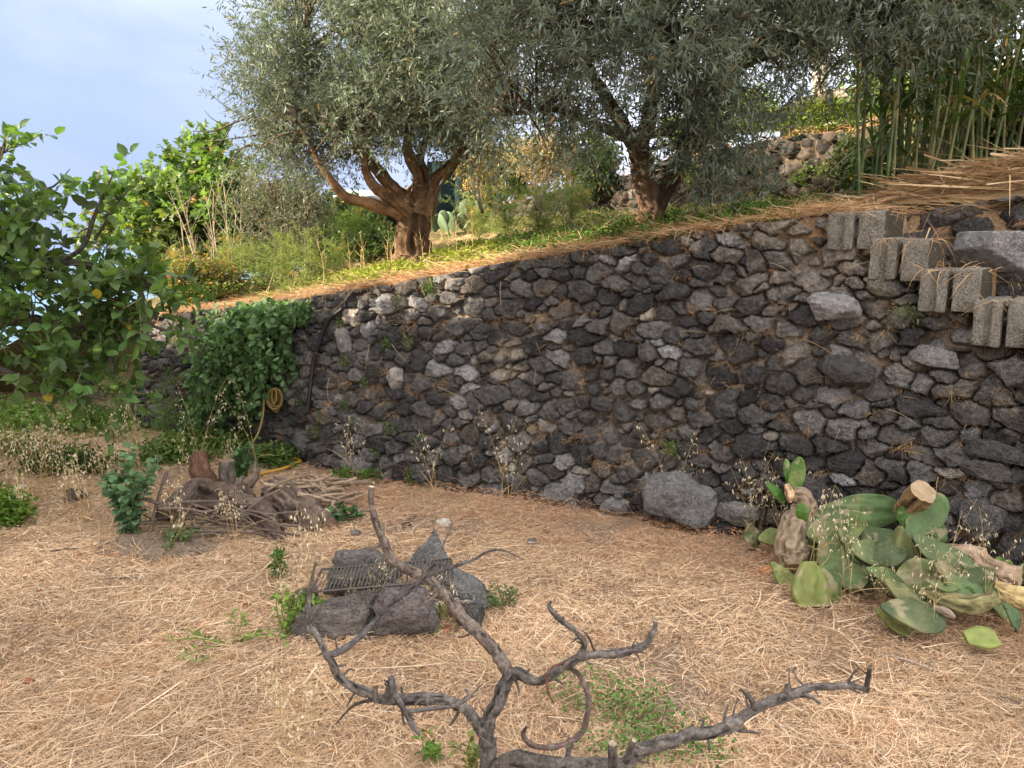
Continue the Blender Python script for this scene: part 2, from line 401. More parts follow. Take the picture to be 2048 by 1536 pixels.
def wall_px(px, py):
    """(s, z) of the wall face seen at a pixel of the photograph."""
    r = ray(px, py); s = np.interp(px, _bu, WS); z = 0.8
    for _ in range(25):
        q = wall_xy(s) + wall_in(s) * BAT * z; Y = q[1]; X = r[0] / r[1] * Y; s = s + (X - q[0]) / max(wall_t(s)[0], .2); z = H + r[2] * (Y / r[1])
    return float(s), float(z)

def stone_seeds(L, Hh, rng, r0=(.06, .15), asp=(1.0, 1.9), packing=.86, small=(.022, .045), nsmall=1.0, tilt=.45):
    c = []; tries = int(L * Hh * 1500)
    def put(rad, n, pk):
        nonlocal c
        for r in rad[:n]:
            for _ in range(14):
                a = math.sqrt(rng.uniform(*asp)); x = rng.uniform(-.1, L + .1); z = rng.uniform(-.08, Hh + .02)
                if c:
                    A = np.array(c); d = np.hypot((A[:, 0] - x) / 1.18, (A[:, 1] - z) * 1.12)
                    if np.any(d < pk * (np.sqrt(A[:, 2] * A[:, 3]) + r)): continue
                c.append((x, z, r * a, r / a, rng.uniform(-tilt, tilt) * (1 if rng.random() < .8 else 2.2))); break
    nb = int(L * Hh / (r0[0] + r0[1]) ** 2 * 2.0 * 1.6)
    rad = np.sort(r0[0] + (r0[1] - r0[0]) * rng.beta(1.2, 2.5, nb))[::-1]
    put(rad, nb, packing)
    k = len(c); ns = int(k * nsmall); put(rng.uniform(*small, ns), ns, .95)
    return np.array(c), k

def stone_face(L, Hh, res, rng, palette, seeds=None, depth=1.0, mortar=(.20, .15, .11), warp=1.0, mort_h=-.035, **kw):
    """Height field of a rubble wall: returns s, z grids, height and colour."""
    C_, nbig = stone_seeds(L, Hh, rng, **kw) if seeds is None else seeds
    ns, nz = int(L / res) + 1, int(Hh / res) + 1
    S, Z = np.meshgrid(np.linspace(0, L, ns), np.linspace(0, Hh, nz), indexing='ij')
    s = S.ravel(); z = Z.ravel(); sd = int(rng.integers(1000))
    ws = s + warp * (.018 * n2(s, z, 9, 2, sd) + .007 * n2(s, z, 34, 2, sd + 3)); wz = z + warp * (.018 * n2(s, z, 9, 2, sd + 5) + .007 * n2(s, z, 34, 2, sd + 8))
    N = len(s); i1 = np.zeros(N, int); f1 = np.zeros(N); f2 = np.zeros(N)
    ca, sa = np.cos(C_[:, 4]), np.sin(C_[:, 4]); gm = np.sqrt(C_[:, 2] * C_[:, 3])
    NP = 6; th = (np.arange(NP)[:, None] + rng.uniform(-.42, .42, (NP, len(C_)))) * 2 * np.pi / NP; pn = np.stack([np.cos(th), np.sin(th)], -1); po = 1 / rng.uniform(.78, 1.12, (NP, len(C_)))
    for b in range(0, N, 20000):
        e = min(N, b + 20000); lo, hi = ws[b:e].min() - .32, ws[b:e].max() + .32
        idx = np.where((C_[:, 0] > lo) & (C_[:, 0] < hi))[0]
        dx = ws[b:e, None] - C_[idx, 0][None]; dz = wz[b:e, None] - C_[idx, 1][None]
        u = (dx * ca[idx] + dz * sa[idx]) / C_[idx, 2]; v = (-dx * sa[idx] + dz * ca[idx]) / C_[idx, 3]
        d = np.hypot(u, v) * .55
        for q in range(NP): d = np.maximum(d, (u * pn[q, idx, 0] + v * pn[q, idx, 1]) * po[q, idx])
        d = (d - 1) * gm[idx]
        j = np.argsort(d, 1)[:, :2] if d.shape[1] < 3 else np.argpartition(d, 1, 1)[:, :2]
        dd = np.take_along_axis(d, j, 1); sw = dd[:, 0] > dd[:, 1]; j[sw] = j[sw][:, ::-1]; dd[sw] = dd[sw][:, ::-1]
        i1[b:e] = idx[j[:, 0]]; f1[b:e] = dd[:, 0]; f2[b:e] = dd[:, 1]
    K = len(C_); g = gm[i1]
    e = np.minimum(.032 - f1, (f2 - f1) * .48); e = e - .001 + .004 * n2(s, z, 55, 2, sd + 90) - .022 * np.maximum(0, n2(s, z, 4.5, 2, sd + 93))
    # facets: each stone is a few random planes, the lowest wins
    du = s - C_[i1, 0]; dv = z - C_[i1, 1]; hp = np.full(N, 9.0)
    base = np.where(np.arange(K) < nbig, rng.uniform(.0, .06, K), rng.uniform(-.03, .0, K)) * depth
    for k in range(5):
        a = rng.uniform(0, 2 * np.pi, K); t = rng.uniform(.10, .85, K) if k else rng.uniform(0, .16, K); of = rng.uniform(.15, .75, K) * gm * t if k else np.zeros(K)
        hp = np.minimum(hp, base[i1] + (of + .012)[i1] - t[i1] * (np.cos(a)[i1] * du + np.sin(a)[i1] * dv))
    rim = np.minimum(.05, .030 + g * .2) * depth
    ed = np.clip(e / .014, 0, 1); hs = np.minimum(hp, 9) - rim * (1 - np.sqrt(np.clip(1 - (1 - ed) ** 2, 0, 1)))
    hs = hs + depth * (.009 * n2(s, z, 26, 3, sd + 20) - .010 * np.abs(n2(s, z, 34, 2, sd + 25)) + .006 * n2(s, z, 90, 2, sd + 31))
    hm = mort_h * depth + depth * (.018 * n2(s, z, 11, 3, sd + 40) + .006 * n2(s, z, 60, 2, sd + 50))
    mk = sstep(-.004, .004, e); h = np.where(mk > .02, np.maximum(hs * mk + (hm - .02) * (1 - mk), np.minimum(hm, hs + .05)), hm)
    P = np.array(palette, float); w = P[:, 3] / P[:, 3].sum(); pick = rng.choice(len(P), K, p=w)
    tone = P[pick, :3] * rng.uniform(.75, 1.3, (K, 1))
    c = tone[i1] * (1 + .42 * n2(s, z, 26, 4, sd + 60, .6))[:, None]
    dust = np.clip(.55 * sstep(.1, .75, n2(s, z, 5, 3, sd + 70)) * sstep(.03, .0, e), 0, 1)[:, None]
    mc = np.array(mortar)[None] * (1 + .35 * n2(s, z, 14, 3, sd + 80))[:, None]
    c = c * (1 - dust) + mc * dust
    vis = (h > hm + .003) & (mk > .4); m = vis.astype(float)[:, None]
    c = c * m + mc * (1 - m)
    return S, Z, h.reshape(S.shape), np.clip(c, .01, 1).reshape(S.shape + (3,)), (C_, nbig, tone)

def grid_quads(a, b):
    i, j = np.meshgrid(np.arange(a - 1), np.arange(b - 1), indexing='ij'); k = i * b + j
    return np.stack([k, k + b, k + b + 1, k + 1], -1).reshape(-1, 4)

PAL = [(.050, .049, .052, 3.6), (.084, .081, .082, 4.4), (.125, .120, .120, 3.2), (.195, .193, .202, 1.5), (.27, .245, .225, .3), (.11, .096, .088, 1.4)]
# ---- lower field: one sheet; a flat cut-straw yard that drops away to the sea on the far left
def field_z(x, y):
    x = np.asarray(x, float); y = np.asarray(y, float)
    d = np.maximum(0, y - 8.6) * sstep(-2.0, -4.2, x) ; z = -.30 * d - .012 * d ** 1.6
    z = z - .28 * np.maximum(0, -x - 11) * sstep(6, 9, y) - .02 * np.maximum(0, y - 60)
    s = sstep(.2, 1.6, y)
    z = z + .035 * n2(x, y, .9, 3, 3) + .018 * n2(x, y, 5, 3, 4)
    return np.maximum(z, -120)
gx = np.concatenate([np.array([-30000, -9000, -2500, -700, -250, -120, -60, -36, -24, -16, -12, -10, -8.5]), np.arange(-7.5, 4.6, .05), np.array([5, 6, 8, 12, 20, 40, 120, 700, 4000])])
gy = np.concatenate([np.array([-40, -15, -6, -2, -.5]), np.arange(0, 9.4, .05), np.array([9.6, 10, 10.6, 11.5, 13, 15, 18, 22, 30, 45, 70, 110, 200, 400, 900])])
GX, GY = np.meshgrid(gx, gy, indexing='ij'); GZ = field_z(GX, GY)
g = Geo(); tone = n2(GX.ravel(), GY.ravel(), 1.3, 4, 9)[:, None]; t2 = n2(GX.ravel(), GY.ravel(), 7, 3, 12)[:, None]
colr = np.array([.46, .325, .215])[None] * (1 + .30 * tone + .25 * t2); bare = sstep(.25, .55, n2(GX.ravel(), GY.ravel(), 1.9, 3, 31))[:, None]
colr = colr * (1 - .6 * bare) + np.array([.20, .165, .14])[None] * .6 * bare
g.add(np.stack([GX, GY, GZ], -1), grid_quads(len(gx), len(gy)), None, np.clip(colr, .02, .8))
tag(obj('ground', g, M['soil']), kind='structure')
g = Geo(); a = 60000.0
g.add([[-a, 30, -70], [a, 30, -70], [a, 2 * a, -70], [-a, 2 * a, -70]], [[0, 1, 2, 3]], None, (.10, .19, .27)); tag(obj('sea', g, M['water']), kind='structure')

# ---- hillside added out of view on the left to keep the low evening sun off the yard and the wall
hx = np.linspace(-40, -7.6, 40); hy = np.linspace(-22, 10.5, 220); HX, HY = np.meshgrid(hx, hy, indexing='ij')
def shade_hill_z(x, y):
    yh = y - .30 * (x + 9.6)
    crest = 11.0 + (np.interp(yh, [2.2, 3.4, 5, 6.5], [6.6, 5.58, 4.45, 3.6]) - 11.0) * sstep(1.95, 2.25, yh); crest = crest * sstep(9.0, 7.5, yh)
    return crest * sstep(-7.6, -9.6, x) * (.9 + .1 * sstep(-12, -30, x)) + .10 * n2(x, y, .8, 3, 77) - .15
g = Geo(); g.add(np.stack([HX, HY, shade_hill_z(HX, HY)], -1), grid_quads(40, 220), None, (.22, .18, .09)); tag(obj('shade_hill', g, M['soil']), kind='structure')

# ---- the big retaining wall of dry lava stone
rngw = np.random.default_rng(11)
sA, _ = wall_px(1738, 520)                                   # where the block stair starts cutting into the top
stair_px = [(1738, 478), (1840, 540), (1948, 600), (2056, 664), (2166, 730), (2285, 800), (2410, 880)]
stair_s = [wall_px(x, y)[0] for x, y in stair_px]; stair_z = [wall_px(x + 30, y)[1] for x, y in stair_px]
HMAX = 2.05
S, Z, h, c, _ = stone_face(WL, HMAX, .0056, rngw, PAL, r0=(.027, .102), asp=(1.0, 2.7), packing=.73, nsmall=.9, small=(.012, .028), mortar=(.27, .222, .186), mort_h=-.034)
def face_top(s):
    t = wall_top(s)
    for a, b in zip(stair_s, stair_z): t = np.where(s > a, b - .015, t)
    return t
tp = face_top(S[:, 0]) + .018 * n2(S[:, 0], S[:, 0] * 0, 6, 3, 5)
rows = Z.shape[1]
zz = np.minimum(Z, tp[:, None]); over = np.clip(Z - tp[:, None], 0, None)
hh = np.where(over > 0, 0, h)
# mortar patch round the block stair: paler, smeared
px_ = at(1750, 560, 4.1)
inn = wall_in(S[:, 0])[:, None, :]; ta = wall_t(S[:, 0])[:, None, :]
xy = wall_xy(S[:, 0])[:, None, :] + inn * (BAT * zz - hh + np.minimum(over * 2.2, .5))[..., None]
V = np.concatenate([xy, (zz + np.minimum(over, .0))[..., None]], -1)
edge = (over > 0); V[..., 2] += np.where(edge, .02 * n2(S, Z, 12, 2, 8), 0)
sp, zp = wall_px(1640, 520); pm = np.maximum(sstep(.75, .25, np.hypot((S - sp) / 1.0, (Z - zp) / .55)), 0)
for (qx, qy, ra, rb) in ((1790, 590, .34, .20), (1900, 700, .40, .18), (2010, 740, .3, .25), (1500, 470, .5, .12), (1700, 480, .35, .2), (1010, 700, .18, .07), (1020, 745, .14, .06)):
    a_, b_ = wall_px(qx, qy); pm = np.maximum(pm * .9, sstep(1.15, .6, np.hypot((S - a_) / ra, (Z - b_) / rb)))
pm = pm * sstep(-.25, .25, n2(S.ravel(), Z.ravel(), 7, 4, 99).reshape(S.shape))
c = c * (1 - .85 * pm[..., None]) + np.array([.42, .36, .305]) * (.85 + .3 * n2(S.ravel(), Z.ravel(), 30, 3, 98).reshape(S.shape))[..., None] * .85 * pm[..., None]
c[edge] = np.array([.30, .19, .10])
g = Geo(); g.add(V, grid_quads(*S.shape)[:, ::-1], None, c)
stone_wall = thing('stone_wall', 'long retaining wall of dark lava rubble holding up the terrace with the olive trees', 'wall', (*wall_xy(WL * .55), 0))
obj('stonework', g, M['stone'], stone_wall)
# big single stones standing proud of the face
def wall_stone(px, py, w, hgt, tone, seed, tilt=0.0, out=.0, name='boulder', label=None, par=None, cut=8, dep=.5):
    s, z = wall_px(px, py); Y = wall_xy(s)[1]; p = wall_face(s, z, out); t = wall_t(s); X = np.array([t[0], t[1], 0]); n = np.array([-t[1], t[0], 0]); up = np.array([0, 0, 1.0])
    ct, st = math.cos(tilt), math.sin(tilt); ax = np.stack([X * ct + up * st, n, -X * st + up * ct]); k = sz(1, Y, py)
    gg = Geo(); rock(gg, p, (w * k / 2 * 1.06, min(w, hgt) * k * dep, hgt * k / 2 * 1.06), seed, ax, np.array(tone) * 1.3, cut=cut + 3, rough=.09, sub=5, box_=.42)
    o = obj(name, gg, M['rock'], par or stone_wall); tag(o, label); return o
wall_stone(1365, 992, 150, 118, (.135, .132, .135), 3, .05, .04, label='big pale grey boulder in the lowest course')
wall_stone(1668, 616, 108, 62, (.21, .205, .215), 8, -.12, .05, name='slab', label='light grey wedge shaped slab below the block stair')
wall_stone(1478, 1027, 92, 55, (.15, .147, .15), 5, 0, .03, label='rounded grey boulder beside the big one')
wall_stone(1235, 1008, 66, 42, (.15, .147, .15), 6, 0, .02)
wall_stone(1112, 990, 74, 52, (.14, .135, .135), 7, .1, .02)
wall_stone(720, 930, 74, 46, (.12, .115, .115), 9, .2, .03)
wall_stone(795, 758, 40, 50, (.24, .22, .205), 10, 0, .03, name='pale_stone')
wall_stone(695, 680, 36, 52, (.15, .145, .14), 12, .2, .03, name='pale_stone')
wall_stone(1620, 985, 120, 90, (.06, .057, .056), 13, .1, .02)
wall_stone(1700, 742, 118, 66, (.055, .053, .053), 14, -.1, .03)
wall_stone(1875, 712, 100, 42, (.17, .165, .17), 15, -.12, .04, name='slab')
wall_stone(2000, 900, 150, 44, (.06, .058, .06), 16, -.1, .04, name='slab')
wall_stone(1985, 940, 110, 50, (.085, .08, .078), 17, .05, .03, name='slab')
wall_stone(1975, 1025, 90, 72, (.085, .083, .085), 18, .2, .04)

# ---- the stair of concrete blocks built into the wall's top, and the stones behind it
stair = thing('block_stair', 'short flight of pitted grey concrete blocks stepping down in the top of the lava wall', 'stairs', wall_face(np.array(stair_s[0]), np.array(1.6)))
bl = [(1655, 425, 500), (1740, 478, 562), (1840, 540, 626), (1948, 600, 694), (2056, 664, 762), (2166, 730, 836), (2285, 800, 912)]
bd = nrm(np.array([.60, .80, 0])); bt = np.array([bd[1], -bd[0], 0])
for i, (x0, y0, y1) in enumerate(bl):
    Y = wall_xy(wall_px(x0 + 40, (y0 + y1) / 2)[0])[1] + BAT * 1.5 - .09 - .03 * i
    p0 = at(x0, y0, Y + .06 * (1 if i < 5 else 0)); k = sz(1, Y, y0); w1 = 53 * k; hgt = (y1 - y0) * k
    for j in range(2):
        p = p0 + bt * (w1 * (j * 1.12) + w1 / 2) ; cc = p + bd * .235 + np.array([0, 0, -hgt / 2 + .004 * ((i * 2 + j) % 3)])
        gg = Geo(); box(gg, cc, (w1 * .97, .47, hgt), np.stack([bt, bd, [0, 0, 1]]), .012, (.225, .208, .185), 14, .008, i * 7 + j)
        # the groove moulded into the end of the block
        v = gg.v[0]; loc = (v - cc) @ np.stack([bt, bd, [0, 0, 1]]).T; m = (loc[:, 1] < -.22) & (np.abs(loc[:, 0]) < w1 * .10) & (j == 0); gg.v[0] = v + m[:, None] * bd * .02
        gg.c[0] = gg.c[0] * (1 + .22 * fbm(v * 9 + i, 3, 4))[:, None]
        sd_ = (loc[:, 0] > w1 * .44) if j == 1 else np.zeros(len(v), bool); gg.c[0][sd_] = gg.c[0][sd_] * np.array([.34, .32, .28])   # smooth cement risers, their shade put into the colour
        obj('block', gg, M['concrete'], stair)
# inner wall behind the stair
q0 = at(1800, 430, 4.62); q1 = at(2900, 430, 3.35); L2 = float(np.linalg.norm((q1 - q0)[:2])); d2 = nrm((q1 - q0) * [1, 1, 0]); n2_ = np.array([-d2[1], d2[0], 0])
S, Z, h, c, _ = stone_face(L2, .95, .008, np.random.default_rng(21), PAL, r0=(.075, .17), asp=(1.6, 2.6), packing=.80, tilt=.2, mortar=(.19, .14, .10))
zt = np.interp(S, [0, L2], [q0[2] + .02, q0[2] + .30]); zv = np.minimum(zt - .93 + Z, zt); ov = np.clip(zt - .93 + Z - zt, 0, 1)
V = q0[None, None] * [1, 1, 0] + S[..., None] * d2 + n2_ * (Z * .12 - h + ov * 9)[..., None]; V[..., 2] = zv
g = Geo(); g.add(V, grid_quads(*S.shape)[:, ::-1], None, c); obj('inner_stonework', g, M['stone'], stone_wall)
gg = Geo(); pc = at(2012, 503, 4.14); k = sz(1, 4.14, 500)
rock(gg, pc, (108 * k, .16, 46 * k), 40, np.stack([d2, n2_, [0, 0, 1]]) , (.25, .25, .265), cut=3, rough=.035, sub=5, box_=.92)
tag(obj('slab', gg, M['rock'], stone_wall), 'large flat blue grey slab behind the block stair')

# ---- olive terrace: the ground behind the wall, up to the foot of the second wall
W2B = spline(np.array([at(560, 560, 15.5), at(800, 470, 13.0), at(1000, 440, 11.0), at(1200, 428, 9.6), at(1450, 414, 8.3), at(1690, 402, 7.3), at(2048, 372, 6.2), at(2400, 352, 5.4), at(2900, 330, 4.5)]), 300)
def terrace_pt(a, b):
    """a: 0..1 along the wall, b: 0 at the wall's edge .. 1 at the foot of the second wall (and beyond)."""
    s = np.asarray(a, float) * WL; b = np.asarray(b, float)
    e = wall_xy(s) + wall_in(s) * (BAT * 1.4 + .05 + .80 * sstep(stair_s[0] - .02, stair_s[0] + .06, s))[..., None]; z = wall_top(s)
    u = np.clip(np.asarray(a, float), 0, 1) * (len(W2B) - 1); i = np.clip(u.astype(int), 0, len(W2B) - 2); f = (u - i)[..., None]; q = W2B[i] * (1 - f) + W2B[i + 1] * f
    p = np.concatenate([e, z[..., None]], -1); r = p * (1 - b[..., None]) + q * b[..., None]
    r[..., 2] += (.05 * n2(r[..., 0], r[..., 1], 1.1, 3, 55) + .02 * n2(r[..., 0], r[..., 1], 6, 2, 56)) * sstep(0, .08, b)
    return r
A, B = np.meshgrid(np.linspace(0, 1, 260), np.linspace(0, 1.12, 150) ** 1.3, indexing='ij'); T = terrace_pt(A, B)
T[:, 0, 2] -= .35                                            # the earth behind the coping
tn = n2(T[..., 0], T[..., 1], 1.4, 4, 61)[..., None]; grn = sstep(-.1, .5, n2(T[..., 0], T[..., 1], .8, 3, 62) + .35 * sstep(.03, .3, B) - .55 * sstep(.10, .0, B))[..., None]
c = np.array([.40, .27, .165]) * (1 + .3 * tn) * (1 - grn) + np.array([.11, .12, .045]) * (1 + .4 * tn) * grn
g = Geo(); g.add(T, grid_quads(*A.shape), None, np.clip(c, .01, 1)); tag(obj('terrace_ground', g, M['soil']), kind='structure')
from mathutils.bvhtree import BVHTree
_bv = BVHTree.FromPolygons([Vector(v) for v in T.reshape(-1, 3)], [tuple(int(i) for i in q) for q in grid_quads(*A.shape)])
def terr_z(x, y):
    r = _bv.ray_cast(Vector((float(x), float(y), 30)), Vector((0, 0, -1))); return r[0].z if r[0] is not None else float(field_z(x, y))
def terr_px(px, py):
    """Where the line of sight of a pixel meets the terrace."""
    d = ray(px, py); r = _bv.ray_cast(Vector((0, 0, H)), Vector(d)); return np.array(r[0]) if r[0] is not None else at(px, py, 7.0)
def terr_on(px, Y):
    p = at(px, 500, Y); return np.array([p[0], p[1], terr_z(p[0], p[1])])

# ---- second wall, browner and overgrown, and the third terrace above it
S2 = np.concatenate([[0], np.cumsum(np.linalg.norm(np.diff(W2B[:, :2], axis=0), axis=1))]); L2 = S2[-1]
PALB = [(.046, .038, .033, 4), (.066, .053, .044, 4), (.095, .080, .070, 2), (.15, .143, .14, .5), (.036, .031, .029, 3)]
S, Z, h, c, _ = stone_face(L2, 1.35, .0135, np.random.default_rng(31), PALB, r0=(.05, .10), asp=(1.0, 1.9), packing=.80, nsmall=.6, mortar=(.105, .08, .06))
t2 = nrm(np.gradient(W2B[:, :2], axis=0)); in2 = np.stack([-t2[:, 1], t2[:, 0]], -1)
I2 = lambda f, s: np.stack([np.interp(s, S2, f[:, k]) for k in range(f.shape[1])], -1)
_w2p = [(560, 555), (1000, 408), (1150, 372), (1290, 334), (1400, 305), (1500, 288), (1600, 272), (1690, 262), (1800, 245), (2048, 215), (2400, 190)]
_w2u = 1024 + FP * W2B[:, 0] / (W2B[:, 1] * _ct + (H - W2B[:, 2]) * _st)
_s2t = np.array([np.interp(p[0], _w2u, S2) for p in _w2p]); _z2t = np.array([at(p[0], p[1], np.interp(s, S2, W2B[:, 1]) + .2)[2] for p, s in zip(_w2p, _s2t)])
def w2_top(s): return np.interp(s, _s2t, _z2t)
zb = np.interp(S, S2, W2B[:, 2]) - .12; zt = w2_top(S) + .04 * n2(S.ravel(), S.ravel() * 0, 4, 3, 6).reshape(S.shape)
zv = np.minimum(zb + Z, zt); ov = np.clip(zb + Z - zt, 0, 2)
xy = I2(W2B[:, :2], S) + I2(in2, S) * (.15 * (zv - zb) - np.where(ov > 0, 0, h) + np.minimum(ov * 2, .5))[..., None]
V = np.concatenate([xy, zv[..., None]], -1); c[ov > 0] = (.27, .17, .09)
g = Geo(); g.add(V, grid_quads(*S.shape)[:, ::-1], None, c); g_top = V[:, -1]
w2 = thing('stone_wall', 'lower brown rubble wall farther back on the terrace behind the olive trees and reeds', 'wall', W2B[200]); obj('stonework', g, M['stone_far'], w2)
def w2_face(px, py):
    s = np.interp(px, _w2u, S2); Y = np.interp(s, S2, W2B[:, 1]) + .05; return at(px, py, Y - .06)
a = np.linspace(0, 1, 120); b = np.linspace(0, 1, 50); A, B = np.meshgrid(a, b, indexing='ij'); sA2 = A * L2
e = I2(W2B[:, :2], sA2) + I2(in2, sA2) * .18; ez = w2_top(sA2)
P3 = np.concatenate([e + np.array([.42, .9]) * (B * 6.5)[..., None], (ez - .01 + B * .62 * sstep(.1, .75, A) - B * .5 * sstep(.55, .1, A))[..., None]], -1)
P3[..., 2] += .05 * n2(P3[..., 0], P3[..., 1], 1.3, 3, 71) * sstep(0, .15, B)
gr = sstep(.10, .3, B + .12 * n2(P3[..., 0], P3[..., 1], 2, 3, 72))[..., None]
c = np.array([.42, .25, .13]) * (1 - gr) + np.array([.20, .23, .07]) * gr
g = Geo(); g.add(P3, grid_quads(120, 50), None, c); tag(obj('upper_terrace', g, M['soil']), kind='structure')
_bv3 = BVHTree.FromPolygons([Vector(v) for v in P3.reshape(-1, 3)], [tuple(int(i) for i in q) for q in grid_quads(120, 50)])
def up_px(px, py):
    r = _bv3.ray_cast(Vector((0, 0, H)), Vector(ray(px, py))); return np.array(r[0]) if r[0] is not None else at(px, py, 11)
# third wall, on the skyline
q0 = at(1545, 236, 12.6); q1 = at(2300, 150, 10.6); d3 = nrm((q1 - q0) * [1, 1, 0]); n3 = np.array([-d3[1], d3[0], 0]); L3 = float(np.linalg.norm((q1 - q0)[:2]))
S, Z, h, c, _ = stone_face(L3, .75, .02, np.random.default_rng(41), PALB + [(.3, .26, .22, 3)], r0=(.08, .16), packing=.82, nsmall=.3, mortar=(.2, .15, .11))
base = np.interp(S, [0, L3], [q0[2], q1[2]]); zt3 = base + np.interp(S, [0, .7, L3], [.16, .32, .45]) + .05 * n2(S.ravel(), S.ravel() * 0, 3, 2, 4).reshape(S.shape)
zv = np.minimum(base - .2 + Z, zt3); ov = np.clip(base - .2 + Z - zt3, 0, 2)
V = q0[None, None] * [1, 1, 0] + S[..., None] * d3 + n3 * (-np.where(ov > 0, 0, h * 1.2) + np.minimum(ov * 3, .6))[..., None]; V[..., 2] = zv; c[ov > 0] = (.34, .29, .25)
g = Geo(); g.add(V, grid_quads(*S.shape)[:, ::-1], None, c); tag(obj('stone_wall', g, M['stone_far'], loc=q0), 'crumbling low wall of brown stones up on the skyline behind the reeds', 'wall')
g = Geo(); hw = np.array([q0 + d3 * u * L3 + n3 * v * 8 + np.array([0, 0, .0 + (.12 + u * .25) - v * 1.5]) for u in np.linspace(-.0, 1, 20) for v in np.linspace(.05, 1, 10)]); g.add(hw, grid_quads(20, 10), None, (.25, .24, .1)); tag(obj('hilltop', g, M['soil']), kind='structure')

b = np.linspace(.04, 1.1, 60); t = np.linspace(0, 1, 24); Bm, Tm = np.meshgrid(b, t, indexing='ij'); e = terrace_pt(Bm * 0 + .004, Bm)
P = e + np.array([-1.0, .15, 0]) * (Tm * 4.5)[..., None]; zf = field_z(P[..., 0], P[..., 1]); P[..., 2] = (e[..., 2] - .05 * Tm) * (1 - sstep(.15, .8, Tm)) + (zf - .1) * sstep(.15, .8, Tm)
g = Geo(); g.add(P, grid_quads(60, 24)[:, ::-1], None, (.24, .22, .11)); tag(obj('bank', g, M['soil']), kind='structure')
# ------------------------------------------------------------------ trees, reeds and shrubs
def P_(rows):
    """Rows (px, py, Y, half-width in photo pixels) to world points and radii."""
    return np.array([np.concatenate([at(a, b, Y), [sz(w, Y, b)]]) for a, b, Y, w in rows])
def limb(g, rows, col, n=24, k=9, amp=.18, freq=28, seed=0, **kw):
    q = spline(P_(rows), n); jit = .25 * np.stack([vnoise(q[:, :3] * 9 + 31 * a + seed, a) for a in range(3)], -1) * q[:, 3:4]
    c = np.asarray(col)[None] * (1 + .55 * fbm(q[:, :3] * 14, 3, seed))[:, None]
    tube(g, q[:, :3] + jit, np.maximum(q[:, 3], .002), k, c, amp, freq, seed, ridge=amp >= .18, stretch=.16, **kw); return q
def lobe_points(lobes, n, rng, shell=2.0, gate=-.25, gf=2.6, seed=0):
    """Points filling lobes given as (px, py, Y, rx px, ry px, depth radius m, weight)."""
    w = np.array([l[3] * l[4] * (l[6] if len(l) > 6 else 1) for l in lobes], float); w /= w.sum(); out = []; od = []
    pick = rng.choice(len(lobes), n * 3, p=w); cen = np.array([at(l[0], l[1], l[2]) for l in lobes])
    rad = np.array([[sz(l[3], l[2], l[1]), l[5], sz(l[4], l[2], l[1])] for l in lobes])
    d = rdir(rng, n * 3); r = rng.random(n * 3) ** (1 / shell); off = d * r[:, None] * rad[pick]; p = cen[pick] + off
    ok = np.where(fbm(p * gf, 2, seed) > gate)[0][:n]
    return p[ok], nrm(off[ok] / rad[pick][ok] ** 1.2 + 1e-6), r[ok]
def twigs_to(g, limbs, pts, rng, n, r0=.006, col=(.12, .09, .07), sag=.1, k=4):
    L = np.concatenate([l[len(l) // 3:] for l in limbs])[:, :3]; idx = rng.choice(len(pts), min(n, len(pts)), replace=False)
    for i in idx:
        p = pts[i]; d = np.linalg.norm(L - p, axis=1) + rng.uniform(0, .25, len(L)); a = L[d.argmin()]; l = np.linalg.norm(p - a)
        if l > 1.3: continue
        mid = (a + p) / 2 + rng.normal(size=3) * l * .10 + np.array([0, 0, l * sag]); q = spline(np.array([a, mid, p]), 7)
        tube(g, q, np.linspace(r0 * (.6 + l), .0015, 7), k, np.asarray(col) * rng.uniform(.6, 1.3), caps=False)
